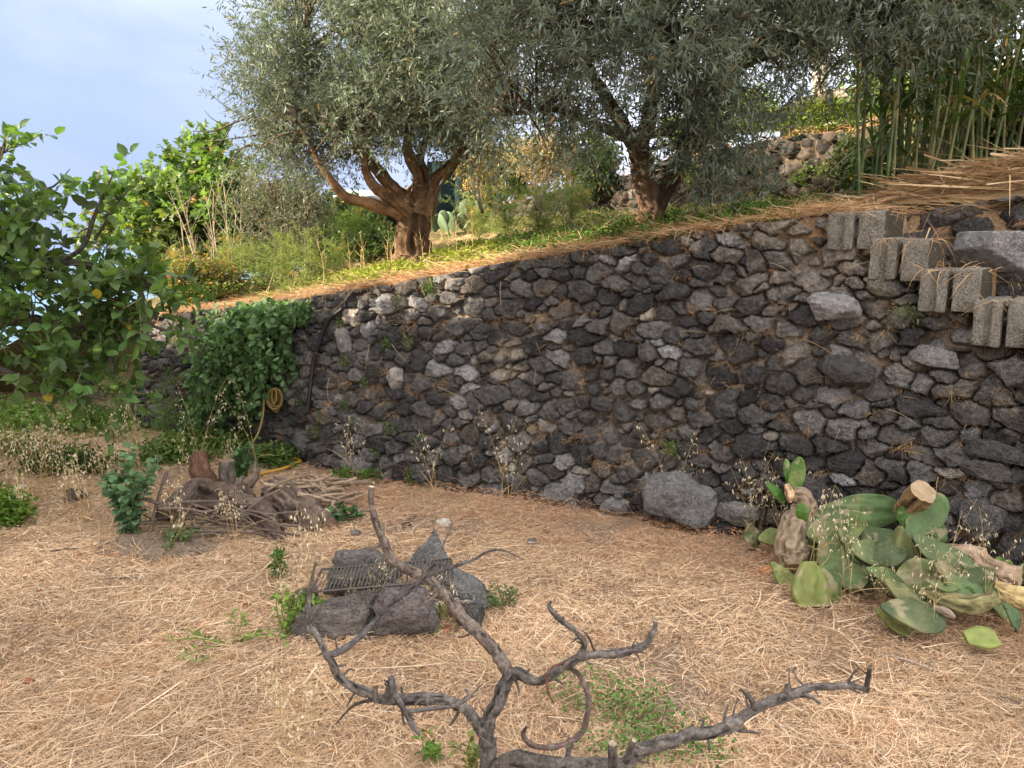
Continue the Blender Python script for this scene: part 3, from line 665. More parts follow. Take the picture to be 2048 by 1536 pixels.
def spray(g, gt, pts, outd, rng, m=14, tl=(.16, .36), L=.062, W=.012, col=(.085, .11, .068), colj=.30, up=.15, droop=.10, tm=LEAF4, spread=.85, odd=.02, oddcol=(.42, .24, .05), twigcol=(.20, .17, .12), tw=.0016, outw=.7):
    """Leafy twigs: one per point, leaves in pairs along it."""
    n = len(pts); d = nrm(outd * outw + rng.normal(size=(n, 3)) * .55 + np.array([0, 0, up])); l = rng.uniform(*tl, n)
    a = rng.normal(size=(n, 3)); s1 = nrm(np.cross(d, a)); s2 = np.cross(d, s1); f = np.linspace(.08, 1, m)[None, :] + rng.uniform(-.03, .03, (n, m))
    bend = np.array([0, 0, -1.0])[None, None] * (droop * l[:, None] * f ** 2)[..., None]
    b = pts[:, None] + d[:, None] * (l[:, None] * f)[..., None] + bend; ph = np.arange(m)[None] * 2.1 + rng.uniform(0, 6.3, (n, 1)) + (np.arange(m) % 2)[None] * np.pi
    side = np.cos(ph)[..., None] * s1[:, None] + np.sin(ph)[..., None] * s2[:, None]
    fw = np.where(np.arange(m)[None] == m - 1, 3.0, 1.0)[..., None]
    ld = nrm(d[:, None] * (1 - spread * .55) * fw + side * spread + rng.normal(size=(n, m, 3)) * .22 + np.array([0, 0, -.12]))
    lu = nrm(np.array([0, 0, 1.0]) + rng.normal(size=(n, m, 3)) * .55)
    tone = (1 + colj * rng.normal(size=(n, 1)) * .6 + colj * rng.normal(size=(n, m)) * .5)[..., None]; hue = rng.normal(size=(n, 1, 3)) * .05
    c = np.asarray(col)[None, None] * np.clip(tone, .35, 1.9) * (1 + hue) + np.zeros((n, m, 3)); o = rng.random((n, m)) < odd; c[o] = np.asarray(oddcol) * rng.uniform(.6, 1.2, (o.sum(), 1))
    q = n * m; leaves(g, b.reshape(q, 3), ld.reshape(q, 3), lu.reshape(q, 3), L * rng.uniform(.65, 1.2, q), W * rng.uniform(.75, 1.2, q), tm, np.clip(c.reshape(q, 3), .005, .9))
    if gt is not None: blades(gt, pts, d, l, np.full(n, tw * 2), np.array([0, 0, -1.0])[None] * (droop * l)[:, None], np.asarray(twigcol)[None] * rng.uniform(.7, 1.3, (n, 1)), 2, rng=rng)

BK = (.135, .088, .056)
# ---- the olive tree in the evening light
rng = np.random.default_rng(101)
ol = thing('olive_tree', 'round olive tree with a thick gnarled sunlit trunk at the edge of the lava wall', 'tree', terr_px(828, 528))
g = Geo(); lb = []
bz = terr_px(828, 530); Yo = bz[1]
o_ = lambda rows: [(a, b, Yo + c, w) for a, b, c, w in rows]
lb.append(limb(g, o_([(826, 560, 0, 46), (828, 530, 0, 38), (831, 500, 0, 32), (832, 455, 0, 30), (835, 415, 0, 31), (838, 385, 0, 25), (840, 365, 0, 12)]), (.130, .084, .052), 70, 44, .50, 17, 1))
TR = [[(826, 455, 0, 17), (790, 425, -.1, 13), (730, 405, -.3, 11), (690, 390, -.4, 9), (655, 352, -.5, 7), (628, 305, -.5, 4.5), (590, 240, -.5, 2.5)],
      [(832, 410, 0, 17), (795, 385, .05, 14), (760, 345, .1, 12), (725, 300, .1, 12), (705, 262, .1, 10), (660, 180, .1, 6), (600, 80, .1, 3)],
      [(818, 425, -.1, 12), (772, 392, -.2, 11), (742, 362, -.3, 9), (727, 320, -.35, 6), (720, 270, -.4, 3)],
      [(838, 405, 0, 17), (842, 360, 0, 14), (826, 325, 0, 13), (815, 290, 0, 9), (822, 200, 0, 6), (800, 80, 0, 3)],
      [(842, 435, 0, 18), (862, 388, 0, 15), (876, 355, 0, 13), (906, 330, 0, 12), (936, 295, 0, 9), (966, 240, 0, 6), (1000, 150, 0, 3)],
      [(842, 385, .1, 13), (849, 345, .2, 9), (842, 310, .2, 7), (866, 240, .3, 4), (880, 150, .3, 2)]]
obj('trunk', g, M['bark'], ol)
gl = Geo()
for i, r in enumerate(TR):
    g = Geo(); lb.append(limb(g, o_(r), (.165, .10, .06), 60, 20, .30, 24, 2 + i)); obj('limb', g, M['bark'], ol)
lobes = [(585, 180, Yo - .1, 95, 125, .8), (665, 105, Yo + .1, 150, 130, 1.0), (790, 120, Yo + .1, 180, 170, 1.1), (640, 255, Yo - .3, 130, 95, .8), (905, 120, Yo - .1, 140, 160, 1.0),
         (760, -20, Yo, 200, 110, 1.0), (890, 235, Yo, 105, 75, .8), (760, 90, Yo + 1.1, 170, 120, .5, .5), (880, 120, Yo + 1.2, 120, 110, .5, .5), (760, 235, Yo - .5, 120, 70, .4), (545, 300, Yo - .2, 60, 55, .4, .6), (960, 265, Yo + .2, 70, 70, .5, .7)]  # the two rear lobes are added to shade the second wall
pts, od, r = lobe_points(lobes, 6000, rng, 2.2, -.10, 2.8, 4)
gt = Geo(); twigs_to(gt, lb, pts, rng, 420, .010, (.17, .12, .085)); gf = Geo()
spray(gf, gt, pts, od, rng, 14, (.16, .38), .058, .0130, (.105, .135, .095), up=.45, odd=.008)
pd = rng.random(len(pts)) < .05; spray(gf, gt, pts[pd], od[pd], rng, 12, (.15, .3), .05, .009, (.24, .16, .11), odd=0)
obj('twigs', gt, M['bark'], ol); obj('crown', gf, M['olive'], ol, smooth=False)
g = Geo()                                                                    # bare drooping twigs on the left of the crown
for q in ([(560, 300, -.2, 4), (500, 290, -.2, 3), (470, 310, -.2, 2), (452, 345, -.2, 1)], [(545, 250, -.2, 3), (490, 238, -.2, 2.5), (430, 262, -.2, 1.5), (385, 262, -.2, .8)], [(500, 240, -.2, 2), (455, 215, -.2, 1.2), (425, 192, -.2, .7)],
          [(470, 240, -.2, 1.4), (440, 285, -.2, 1), (392, 300, -.2, .6)], [(450, 250, -.2, 1.2), (425, 238, -.2, .8), (410, 222, -.2, .6)], [(540, 265, -.2, 2), (480, 275, -.2, 1.4), (400, 285, -.2, .7)]): limb(g, o_(q), (.10, .075, .06), 12, 5, .1)
obj('bare_twigs', g, M['bark'], ol)

# ---- the second olive, nearer, in the shade
rng = np.random.default_rng(102); b2 = terr_px(1297, 458); Y2 = b2[1]; o2 = lambda rows: [(a, b, Y2 + c, w) for a, b, c, w in rows]
ol2 = thing('olive_tree', 'shaded olive tree with several leaning stems and long hanging branches nearest the block stair', 'tree', b2)
g = Geo(); lb = [limb(g, o2([(1296, 470, 0, 34), (1299, 430, 0, 25), (1297, 390, 0, 22), (1285, 335, -.05, 21), (1268, 285, -.1, 20), (1260, 268, -.1, 14)]), (.115, .075, .052), 60, 30, .3, 24, 21)]
obj('trunk', g, M['bark'], ol2)
for i, r in enumerate([[(1268, 290, -.1, 17), (1228, 215, -.2, 13), (1182, 150, -.3, 12), (1147, 80, -.4, 11), (1125, 0, -.5, 9), (1105, -90, -.5, 6)],
                       [(1278, 305, -.1, 16), (1300, 220, -.1, 15), (1315, 130, -.2, 13), (1320, 40, -.2, 12), (1310, -70, -.3, 9)],
                       [(1302, 440, 0, 17), (1335, 370, 0, 16), (1370, 300, 0, 17), (1396, 240, 0, 19), (1416, 195, 0, 18), (1445, 150, 0, 16), (1500, 112, 0, 18), (1560, 92, -.1, 17), (1612, 62, -.1, 14), (1690, 30, -.2, 11), (1800, 20, -.3, 8), (1930, 60, -.4, 5)],
                       [(1408, 215, 0, 11), (1392, 165, -.1, 9), (1345, 120, -.2, 7), (1300, 60, -.3, 4)],
                       [(1262, 280, -.1, 12), (1195, 250, -.2, 8), (1110, 220, -.4, 6), (1010, 230, -.5, 3)]]):
    g = Geo(); lb.append(limb(g, o2(r), (.085, .058, .044), 60, 18, .24, 26, 30 + i)); obj('limb', g, M['bark'], ol2)
lobes = [(1080, 110, Y2 - .4, 180, 140, .8), (1000, 225, Y2 - .5, 100, 65, .45, .6), (1185, 180, Y2 - .5, 110, 85, .6, .8), (1330, 90, Y2 - .6, 165, 110, .7), (1370, 240, Y2 - .6, 80, 75, .4, .7), (1465, 235, Y2 - .5, 80, 110, .4, .9),
         (1405, 365, Y2 - .4, 60, 60, .3, .7), (1200, -20, Y2 - .3, 300, 110, 1.1), (1510, 10, Y2 - .4, 220, 70, .8), (1700, 20, Y2 - .4, 210, 70, .8), (1880, 0, Y2 - .6, 170, 65, .6, .6), (1995, 30, Y2 - .6, 100, 65, .5, .6),
         (1600, 150, Y2 - .5, 42, 55, .2, .35), (1810, 110, Y2 - .7, 50, 40, .25, .25), (1100, 290, Y2 - .35, 60, 35, .25, .35), (1780, -60, Y2 - .2, 320, 70, .9)]
pts, od, r = lobe_points(lobes, 4300, rng, 2.0, .0, 2.9, 14)
gt = Geo(); twigs_to(gt, lb, pts, rng, 560, .010, (.09, .07, .055)); gf = Geo()
spray(gf, gt, pts, od, rng, 14, (.18, .42), .064, .0135, (.070, .096, .072), up=.05, droop=.28, odd=.02)
obj('twigs', gt, M['bark'], ol2); obj('crown', gf, M['olive'], ol2, smooth=False)

# ---- young olive shoots under the first tree's left side
rng = np.random.default_rng(103); bs = terr_on(570, 7.6); Ys = bs[1]
t_ = thing('olive_shrub', 'thin grey brown olive shrub left of the thick sunlit olive trunk', 'shrub', bs); g = Geo(); lb = []
for q in ([(570, 520, 0, 4), (560, 430, 0, 3), (530, 350, 0, 1.5)], [(572, 520, 0, 4), (585, 440, 0, 3), (600, 370, 0, 1.5)], [(568, 520, 0, 3), (600, 460, .1, 2.5), (630, 410, .1, 1)], [(566, 520, 0, 3), (530, 460, -.1, 2), (500, 400, -.1, 1)]):
    lb.append(limb(g, [(a, b, Ys + c, w) for a, b, c, w in q], (.13, .10, .08), 14, 6, .1))
lobes = [(540, 400, Ys, 75, 95, .45), (600, 420, Ys, 60, 80, .4), (560, 480, Ys, 70, 50, .4)]; pts, od, r = lobe_points(lobes, 620, rng, 2.0, -.3, 3, 5)
twigs_to(g, lb, pts, rng, 160, .005, (.17, .13, .10)); gf = Geo(); spray(gf, g, pts, od, rng, 12, (.12, .3), .045, .010, (.115, .12, .07), up=.5)
obj('stems', g, M['bark'], t_); obj('crown', gf, M['olive'], t_, smooth=False)

# ---- the persimmon reaching in from the left, with green fruit
rng = np.random.default_rng(104)
pz = gnd(-170, 905); per = thing('persimmon_tree', 'broad leaved persimmon tree with small green fruit reaching in from the left edge', 'tree', pz); Yp = 5.0
g = Geo(); lb = []; tr = [(-170, 930, 5.3, 42), (-165, 850, 5.3, 36), (-150, 760, 5.3, 34), (-140, 690, 5.3, 30)]
lb.append(limb(g, tr, (.10, .085, .07), 24, 14, .2, 30, 41)); obj('trunk', g, M['bark'], per)
for i, r in enumerate([[(-145, 720, 5.3, 20), (-60, 660, 5.1, 15), (60, 640, 4.9, 11), (170, 660, 4.8, 8), (215, 700, 4.7, 6), (225, 745, 4.6, 4)], [(-140, 690, 5.3, 20), (-80, 560, 5.1, 14), (20, 500, 5.0, 10), (120, 520, 4.9, 7), (250, 545, 4.8, 5), (340, 590, 4.7, 3)],
                       [(-140, 690, 5.3, 18), (-110, 500, 5.2, 13), (-40, 380, 5.0, 8), (5, 300, 4.9, 4), (15, 255, 4.9, 2)], [(100, 525, 4.9, 6), (160, 500, 4.85, 5), (190, 430, 4.8, 4), (215, 370, 4.8, 2.5), (228, 345, 4.8, 1)],
                       [(-60, 560, 5.0, 9), (20, 440, 4.9, 6), (70, 390, 4.85, 4), (110, 370, 4.8, 2), (140, 338, 4.8, .8)], [(150, 655, 4.8, 6), (250, 640, 4.7, 5), (330, 660, 4.6, 3), (395, 680, 4.6, 1.5)],
                       [(-100, 700, 5.2, 12), (0, 740, 4.9, 8), (90, 770, 4.7, 5), (210, 800, 4.6, 3)], [(190, 480, 4.85, 3), (240, 400, 4.8, 2), (285, 352, 4.8, .8)]]):
    g = Geo(); lb.append(limb(g, r, (.085, .075, .062), 30, 8, .12, 40, 50 + i)); obj('limb', g, M['bark'], per)
lobes = [(60, 555, 4.95, 160, 85, .5), (190, 590, 4.8, 120, 85, .45), (110, 690, 4.75, 150, 75, .45), (290, 585, 4.75, 70, 60, .3), (35, 430, 4.95, 75, 55, .3, .7), (105, 395, 4.85, 40, 40, .2, .8), (218, 400, 4.8, 32, 60, .15, .75),
         (14, 300, 4.9, 26, 50, .15, .9), (350, 665, 4.65, 55, 28, .18, .8), (205, 780, 4.65, 60, 32, .25, .8), (-120, 600, 5.1, 150, 220, .8, .8), (50, 785, 4.7, 90, 38, .25), (120, 500, 4.95, 110, 60, .3, .8), (-60, 420, 5.0, 80, 120, .4, .7)]
pts, od, r = lobe_points(lobes, 560, rng, 1.8, -.18, 2.6, 24)
gt = Geo(); twigs_to(gt, lb, pts, rng, 420, .007, (.10, .085, .065)); gf = Geo()
spray(gf, gt, pts, od, rng, 7, (.12, .28), .092, .054, (.075, .132, .040), colj=.34, up=.2, droop=.35, tm=LEAF_OVATE, spread=.8, odd=.004, oddcol=(.40, .30, .04), tw=.0024)
obj('twigs', gt, M['bark'], per); obj('crown', gf, M['leaf'], per)
v, t = ICO[3]
for (px, py, Y) in ((22, 316, 4.85), (134, 371, 4.75), (264, 370, 4.72), (73, 545, 4.4), (357, 592, 4.55), (228, 774, 4.45), (34, 812, 4.4), (195, 700, 4.35)):
    g = Geo(); s = .022; g.add(v * np.array([s * 1.1, s * 1.1, s * .9]) + at(px, py, Y), None, t, (.15, .24, .05)); ce = at(px, py, Y) + [0, 0, s * .8]
    for k in range(4): a = k * 1.57; leaves(g, [ce], [[math.cos(a), math.sin(a), .1]], [[0, 0, 1]], .026, .026, LEAF_ROUND, (.12, .2, .05))
    obj('fruit', g, M['leaf'], per)

# ---- the fig behind it
rng = np.random.default_rng(105); bf = np.array([*at(330, 520, 9.3)[:2], 0]); bf[2] = terr_z(bf[0], bf[1])
fig = thing('fig_tree', 'dense bright green fig tree with lobed leaves at the far left end of the terrace', 'tree', bf); g = Geo(); lb = []
for q in ([(330, 600, 9.3, 9), (340, 500, 9.3, 8), (390, 400, 9.2, 5), (420, 310, 9.2, 2.5)], [(325, 600, 9.3, 9), (310, 500, 9.3, 7), (290, 440, 9.3, 4), (270, 400, 9.3, 2)], [(335, 560, 9.3, 7), (420, 470, 9.1, 5), (480, 400, 9, 3)], [(330, 560, 9.3, 7), (270, 500, 9.3, 5), (220, 450, 9.4, 3)]):
    lb.append(limb(g, q, (.17, .155, .14), 20, 8, .1))
lobes = [(420, 318, 9.2, 30, 34, .3, 1.2), (368, 345, 9.2, 26, 26, .25, 1.2), (455, 345, 9.1, 30, 26, .3), (390, 410, 9.2, 105, 60, .6), (300, 430, 9.3, 90, 55, .6), (460, 430, 9, 80, 70, .6), (260, 480, 9.4, 90, 55, .6), (390, 490, 9.3, 130, 60, .6), (310, 385, 9.2, 40, 25, .3)]
pts, od, r = lobe_points(lobes, 1000, rng, 1.9, -.22, 2.4, 34); twigs_to(g, lb, pts, rng, 200, .010, (.16, .15, .13)); gf = Geo()
spray(gf, g, pts, od, rng, 8, (.14, .34), .105, .080, (.105, .165, .050), colj=.34, up=.8, tm=LEAF_FIG, odd=.01)
obj('trunk', g, M['bark'], fig); obj('crown', gf, M['leaf'], fig)
# dark evergreen bushes filling the far end of the terrace, each its own shrub
def bush(name, label, cat, px, py, Y, rx, ry, dep, n, col, seed, L=.05, W=.025, tm=LEAF_OVATE, m=8, up=.4, base=None, matn='leaf', group=None, lob=5, **kw):
    rg = np.random.default_rng(seed); b = base if base is not None else at(px, py + ry, Y); tt = thing(name, label, cat, b, group); g = Geo(); lb = []
    lobes = [(px + rx * rg.uniform(-.5, .5), py + ry * rg.uniform(-.4, .5), Y + dep * rg.uniform(-.3, .3), rx * rg.uniform(.4, .65), ry * rg.uniform(.4, .65), dep * rg.uniform(.5, .8)) for _ in range(lob)]
    for l in lobes: p1 = at(l[0], l[1], l[2]); q = spline(np.array([b, (b + p1) / 2 + rg.normal(size=3) * .05, p1]), 8); tube(g, q, np.linspace(.012, .004, 8), 5, (.12, .09, .06), caps=False); lb.append(np.concatenate([q, np.zeros((8, 1))], 1))
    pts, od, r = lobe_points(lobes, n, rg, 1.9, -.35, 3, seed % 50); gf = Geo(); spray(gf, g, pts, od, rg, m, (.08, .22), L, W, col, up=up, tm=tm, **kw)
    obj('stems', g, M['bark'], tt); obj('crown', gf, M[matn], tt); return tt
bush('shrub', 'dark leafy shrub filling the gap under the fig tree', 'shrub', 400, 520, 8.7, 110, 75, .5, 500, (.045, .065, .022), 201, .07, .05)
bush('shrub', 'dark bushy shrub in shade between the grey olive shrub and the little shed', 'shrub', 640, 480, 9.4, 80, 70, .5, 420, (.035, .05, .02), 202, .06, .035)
bush('shrub', 'golden dry bush glowing behind the two olive trees', 'shrub', 1075, 315, 10.6, 95, 75, .6, 700, (.32, .26, .16), 203, .06, .014, tm=LEAF4, m=12, up=.8, base=terr_px(1075, 420), matn='herb', odd=.05, oddcol=(.45, .3, .12))
bush('shrub', 'yellowing bush tucked behind the right limb of the sunlit olive', 'shrub', 965, 330, 9.2, 60, 75, .4, 420, (.36, .25, .06), 204, .05, .018, tm=LEAF4, m=10, up=.5, base=terr_px(965, 425), matn='olive')
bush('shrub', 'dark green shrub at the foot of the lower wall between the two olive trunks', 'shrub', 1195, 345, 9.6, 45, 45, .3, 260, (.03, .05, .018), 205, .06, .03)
bush('shrub', 'bright green shrub on the upper terrace behind the tall reeds', 'shrub', 1800, 150, 9.4, 150, 80, .5, 700, (.12, .19, .04), 206, .09, .05)
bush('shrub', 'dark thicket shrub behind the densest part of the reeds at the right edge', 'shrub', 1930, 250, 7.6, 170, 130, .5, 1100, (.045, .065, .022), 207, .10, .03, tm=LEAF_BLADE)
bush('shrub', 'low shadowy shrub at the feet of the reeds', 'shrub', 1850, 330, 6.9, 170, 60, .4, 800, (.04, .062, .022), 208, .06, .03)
bush('shrub', 'sunlit green bush on the skyline between olive leaves and reeds', 'shrub', 1500, 200, 12.8, 60, 32, .5, 300, (.16, .22, .06), 209, .06, .03)

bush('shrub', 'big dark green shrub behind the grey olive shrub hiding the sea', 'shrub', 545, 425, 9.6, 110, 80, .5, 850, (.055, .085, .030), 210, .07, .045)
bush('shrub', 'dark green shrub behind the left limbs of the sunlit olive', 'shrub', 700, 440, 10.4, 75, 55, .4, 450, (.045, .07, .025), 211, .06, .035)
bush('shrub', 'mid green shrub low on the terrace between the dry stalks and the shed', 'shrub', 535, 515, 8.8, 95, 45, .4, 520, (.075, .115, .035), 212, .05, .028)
bush('shrub', 'dark green shrub behind the golden dry bush between the olive trunks', 'shrub', 1010, 345, 11.8, 80, 70, .5, 520, (.05, .08, .03), 213, .07, .04)
bush('shrub', 'mid green shrub behind the wall between the olive trunks', 'shrub', 1150, 325, 11.9, 75, 60, .5, 480, (.075, .11, .04), 214, .07, .04)
bush('shrub', 'leafy shrub beyond the lower wall just right of the second olive trunk', 'shrub', 1390, 265, 11.5, 80, 45, .4, 420, (.085, .125, .045), 215, .07, .04)
# ---- reeds
RD = np.random.default_rng(106)
def reed(seed, hgt, lean, dry=0.0):
    rg = np.random.default_rng(seed); t = thing('reed', 'tall green reed cane with long drooping blades in the thicket at the right', 'reed', (0, 0, 0), 'reed canes growing on the terrace at the right')
    n = 44; u = np.linspace(0, 1, n); bend = lean * u ** 1.8; p = np.stack([bend * math.cos(seed), bend * math.sin(seed) * .5, u * hgt], -1); p[:, :2] += .015 * np.stack([vnoise(p * 1.5 + seed, 1), vnoise(p * 1.5 + seed, 2)], -1)
    rad = .0105 * (1 - .6 * u); nd = np.arange(n) % 4 == 0; rad = rad * np.where(nd, 1.18, 1.0)
    gc = np.array([.065, .105, .036]); dc = np.array([.27, .20, .095]); mixd = np.clip(dry + .35 * vnoise(p * 3 + seed, 3), 0, 1)[:, None]; c = gc * (1 - mixd) + dc * mixd; c[nd] = c[nd] * 1.5
    g = Geo(); tube(g, p, rad, 8, c); obj('stalk', g, M['reed'], t)
    gl = Geo(); k = rg.integers(20, 30); hs = np.sort(rg.uniform(.16, 1.0, k)); b = np.stack([np.interp(hs, u, p[:, a]) for a in range(3)], -1); az = np.arange(k) * np.pi + rg.normal(size=k) * .7 + seed
    d = nrm(np.stack([np.cos(az), np.sin(az), rg.uniform(.7, 1.6, k)], -1)); L = rg.uniform(.35, .75, k); bl = np.stack([np.cos(az) * .25, np.sin(az) * .25, -rg.uniform(.4, 1.1, k)], -1) * L[:, None]
    side = nrm(np.cross(d, np.array([0, 0, 1.0]) + .3 * rg.normal(size=(k, 3)))); dr = (rg.random(k) < .10 + dry * .6)[:, None]
    blades(gl, b, d, L, rg.uniform(.022, .042, k), bl, np.where(dr, dc, np.array([.060, .105, .028])) * rg.uniform(.7, 1.35, (k, 1)), 7, side); obj('foliage', gl, M['leaf'], t, smooth=True)
    return t
protos = [reed(s, h, l, dr) for s, h, l, dr in ((1, 3.2, .35, .0), (2, 2.9, .25, .15), (3, 3.5, .4, .05), (4, 2.6, .5, .3), (5, 3.3, .2, .45), (6, 2.2, .3, .1), (7, 3.0, .6, .2))]
first = [(1707, 5.05), (1718, 5.5), (1700, 6.0), (1745, 5.6), (1772, 5.3), (1793, 5.7), (1812, 5.4), (1835, 5.9), (1858, 5.5)]
spots = [terr_on(px, Y) for px, Y in first] + [terr_on(RD.uniform(1730, 2090), RD.uniform(5.15, 6.9)) for _ in range(84)]
for i, p in enumerate(spots):
    pr = protos[i % 7]
    if i < 7: pr.location = tuple(p); pr.rotation_euler = (RD.normal() * .06, RD.normal() * .06, RD.uniform(0, 6.28))
    else: copy_thing(pr, p, RD.uniform(0, 6.28), RD.uniform(.8, 1.2)).rotation_euler = (RD.normal() * .075, RD.normal() * .075, RD.uniform(0, 6.28))
# ------------------------------------------------------------------ smaller things
def yw(px): return float(np.interp(px, _bu, WB[:, 1]))
def fz(p): return np.array([p[0], p[1], float(field_z(p[0], p[1]))])
# ---- the bare pruned tree close to the viewer
DW = (.120, .106, .100)
bt_ = thing('bare_tree', 'small dead pruned tree with grey leafless crooked branches, closest to the viewer', 'tree', fz(at(975, 1536, 1.92) * [1, 1, 0]))
def dead(name, rows, seed, n=40, col=DW, amp=.16, cap=(.34, .27, .20), par=bt_, k=20):
    n = int(n * 2.2)
    g = Geo(); q = P_(rows); q = np.concatenate([spline(q, n)]); jit = .26 * np.stack([vnoise(q[:, :3] * 24 + 31 * a + seed, a) for a in range(3)], -1) * q[:, 3:4]
    rr = q[:, 3] * .94 * (1 + .16 * vnoise(q[:, :3] * 30 + seed, 5) + .10 * vnoise(q[:, :3] * 90 + seed, 6)); li = sstep(.25, .6, fbm(q[:, :3] * 30 + seed, 3, seed + 3))[:, None]; c = np.asarray(col)[None] * (1 + .55 * fbm(q[:, :3] * 34, 3, seed, .65))[:, None]; c = c * (1 - .5 * li) + np.array([.24, .215, .195]) * .5 * li
    tube(g, q[:, :3] + jit, rr, k, c, amp * 1.2, 75, seed, capcol=cap, stretch=.25, ridge=True)
    if name == 'branch':
        rs = np.random.default_rng(seed + 900); ln = np.linalg.norm(np.diff(q[:, :3], axis=0), axis=1).sum()
        for j in range(int(ln * 26)):
            i = rs.integers(4, len(q) - 3); tq = nrm(q[i + 1, :3] - q[i - 1, :3]); d = nrm(np.cross(tq, rs.normal(size=3)) + tq * rs.uniform(-.2, .9)); l = q[i, 3] * rs.uniform(1.3, 3.2) * (2.2 if rs.random() < .18 else 1); r0 = q[i, 3] * rs.uniform(.16, .42); e0 = q[i, :3] + d * q[i, 3] * .5
            tube(g, spline(np.array([e0, e0 + d * l * .5 + rs.normal(size=3) * l * .08, e0 + d * l + rs.normal(size=3) * l * .15]), 6), np.linspace(r0, r0 * .45, 6), 6, np.asarray(col) * rs.uniform(.6, 1.3), .2, 120, j, capcol=(.26, .2, .15))
    return obj(name, g, M['deadwood'], par)
A_ = 1.9
base = at(975, 1700, 1.93); g = Geo()
rows = [(973, 1790, 1.93, 22), (975, 1640, 1.93, 18), (975, 1536, 1.92, 17), (976, 1494, 1.92, 16), (973, 1468, 1.92, 16), (984, 1431, 1.93, 14.5), (1004, 1377, 1.95, 14), (1020, 1342, 1.97, 16)]
dead('trunk', rows, 1, 60, amp=.22)
dead('branch', [(1020, 1346, 1.97, 14), (990, 1302, 2.0, 12.5), (960, 1270, 2.03, 12.5), (931, 1241, 2.06, 13), (896, 1197, 2.10, 12), (872, 1170, 2.12, 11), (837, 1150, 2.14, 11), (802, 1135, 2.15, 10), (784, 1118, 2.15, 9.5), (767, 1082, 2.15, 9), (752, 1047, 2.15, 8), (745, 1012, 2.15, 6.5), (742, 989, 2.15, 6), (743, 973, 2.15, 5.5)], 2, 90, (.135, .108, .095), cap=(.62, .50, .38))
dead('branch', [(1014, 1346, 1.97, 13), (1034, 1347, 1.95, 13), (1062, 1361, 1.93, 10), (1085, 1361, 1.92, 9), (1116, 1341, 1.91, 9.5), (1159, 1314, 1.90, 9.5), (1194, 1308, 1.90, 8.5), (1237, 1306, 1.9, 8), (1276, 1296, 1.9, 7.5), (1296, 1285, 1.9, 7), (1308, 1258, 1.9, 5), (1312, 1242, 1.9, 4)], 3, 70)
dead('branch', [(1160, 1313, 1.90, 7.5), (1168, 1287, 1.89, 6.5), (1151, 1263, 1.88, 6), (1124, 1244, 1.87, 6), (1105, 1224, 1.87, 5.5), (1097, 1212, 1.87, 4), (1102, 1201, 1.87, 2)], 4)
dead('twig', [(1190, 1303, 1.9, 2.6), (1175, 1271, 1.9, 2), (1162, 1260, 1.9, 1.2)], 5, 14)
dead('twig', [(1268, 1298, 1.9, 3), (1266, 1288, 1.9, 2), (1273, 1277, 1.9, 1)], 6, 10); dead('twig', [(1128, 1246, 1.87, 3), (1126, 1232, 1.87, 1.6)], 7, 8)
dead('branch', [(1128, 1334, 1.91, 5), (1142, 1338, 1.89, 5), (1157, 1350, 1.88, 5.5), (1175, 1384, 1.87, 5.5), (1175, 1431, 1.86, 6), (1163, 1466, 1.85, 6), (1136, 1486, 1.84, 6), (1093, 1496, 1.83, 5.5), (1060, 1488, 1.83, 5.5), (1047, 1470, 1.83, 5), (1054, 1451, 1.83, 3.5)], 8, 60, (.115, .085, .075))
dead('twig', [(1130, 1326, 1.9, 3), (1103, 1335, 1.88, 3.2), (1094, 1350, 1.88, 3), (1096, 1382, 1.88, 2.6), (1107, 1408, 1.88, 1.2)], 9, 24, (.16, .075, .055))
dead('branch', [(972, 1475, 1.92, 13), (956, 1455, 1.91, 13), (933, 1423, 1.9, 12), (909, 1408, 1.89, 12), (874, 1396, 1.88, 12), (839, 1400, 1.87, 12.5), (800, 1400, 1.86, 12), (761, 1399, 1.86, 11), (737, 1388, 1.86, 10), (706, 1377, 1.86, 9.5), (679, 1353, 1.86, 9), (663, 1322, 1.86, 8), (653, 1308, 1.86, 8), (636, 1275, 1.87, 6.5), (616, 1244, 1.88, 6), (618, 1197, 1.88, 5), (624, 1160, 1.88, 4), (632, 1122, 1.88, 2)], 10, 100)
dead('branch', [(655, 1312, 1.86, 7), (687, 1298, 1.87, 6.5), (722, 1271, 1.88, 6), (753, 1236, 1.9, 5.8), (784, 1205, 1.91, 5.5), (816, 1181, 1.92, 5.5), (846, 1157, 1.93, 5), (866, 1147, 1.94, 4.2), (902, 1135, 1.95, 3.8), (945, 1120, 1.96, 3), (969, 1106, 1.97, 2.6), (989, 1100, 1.97, 2.2), (1013, 1103, 1.98, 1.8), (1048, 1120, 1.98, .9)], 11, 80, (.085, .078, .08))
dead('twig', [(843, 1158, 1.93, 3), (850, 1132, 1.93, 2.6), (880, 1103, 1.94, 2.2), (893, 1076, 1.95, 1.6), (906, 1044, 1.96, .8)], 12, 24, (.13, .115, .11))
dead('twig', [(843, 1156, 1.93, 4.5), (858, 1140, 1.93, 3.6), (872, 1128, 1.93, 2.6)], 13, 10)
dead('twig', [(769, 1185, 1.91, 2.2), (761, 1158, 1.9, 2.4), (743, 1138, 1.9, 2), (719, 1129, 1.9, 1)], 14, 18); dead('twig', [(806, 1187, 1.92, 2.4), (811, 1205, 1.9, 2), (805, 1228, 1.9, .9)], 15, 12)
dead('branch', [(776, 1400, 1.86, 9), (781, 1358, 1.83, 6.5), (788, 1384, 1.81, 6.5), (808, 1420, 1.8, 6.5), (820, 1440, 1.8, 6), (829, 1458, 1.79, 4.5), (840, 1471, 1.79, 2)], 16, 44, (.095, .086, .085))
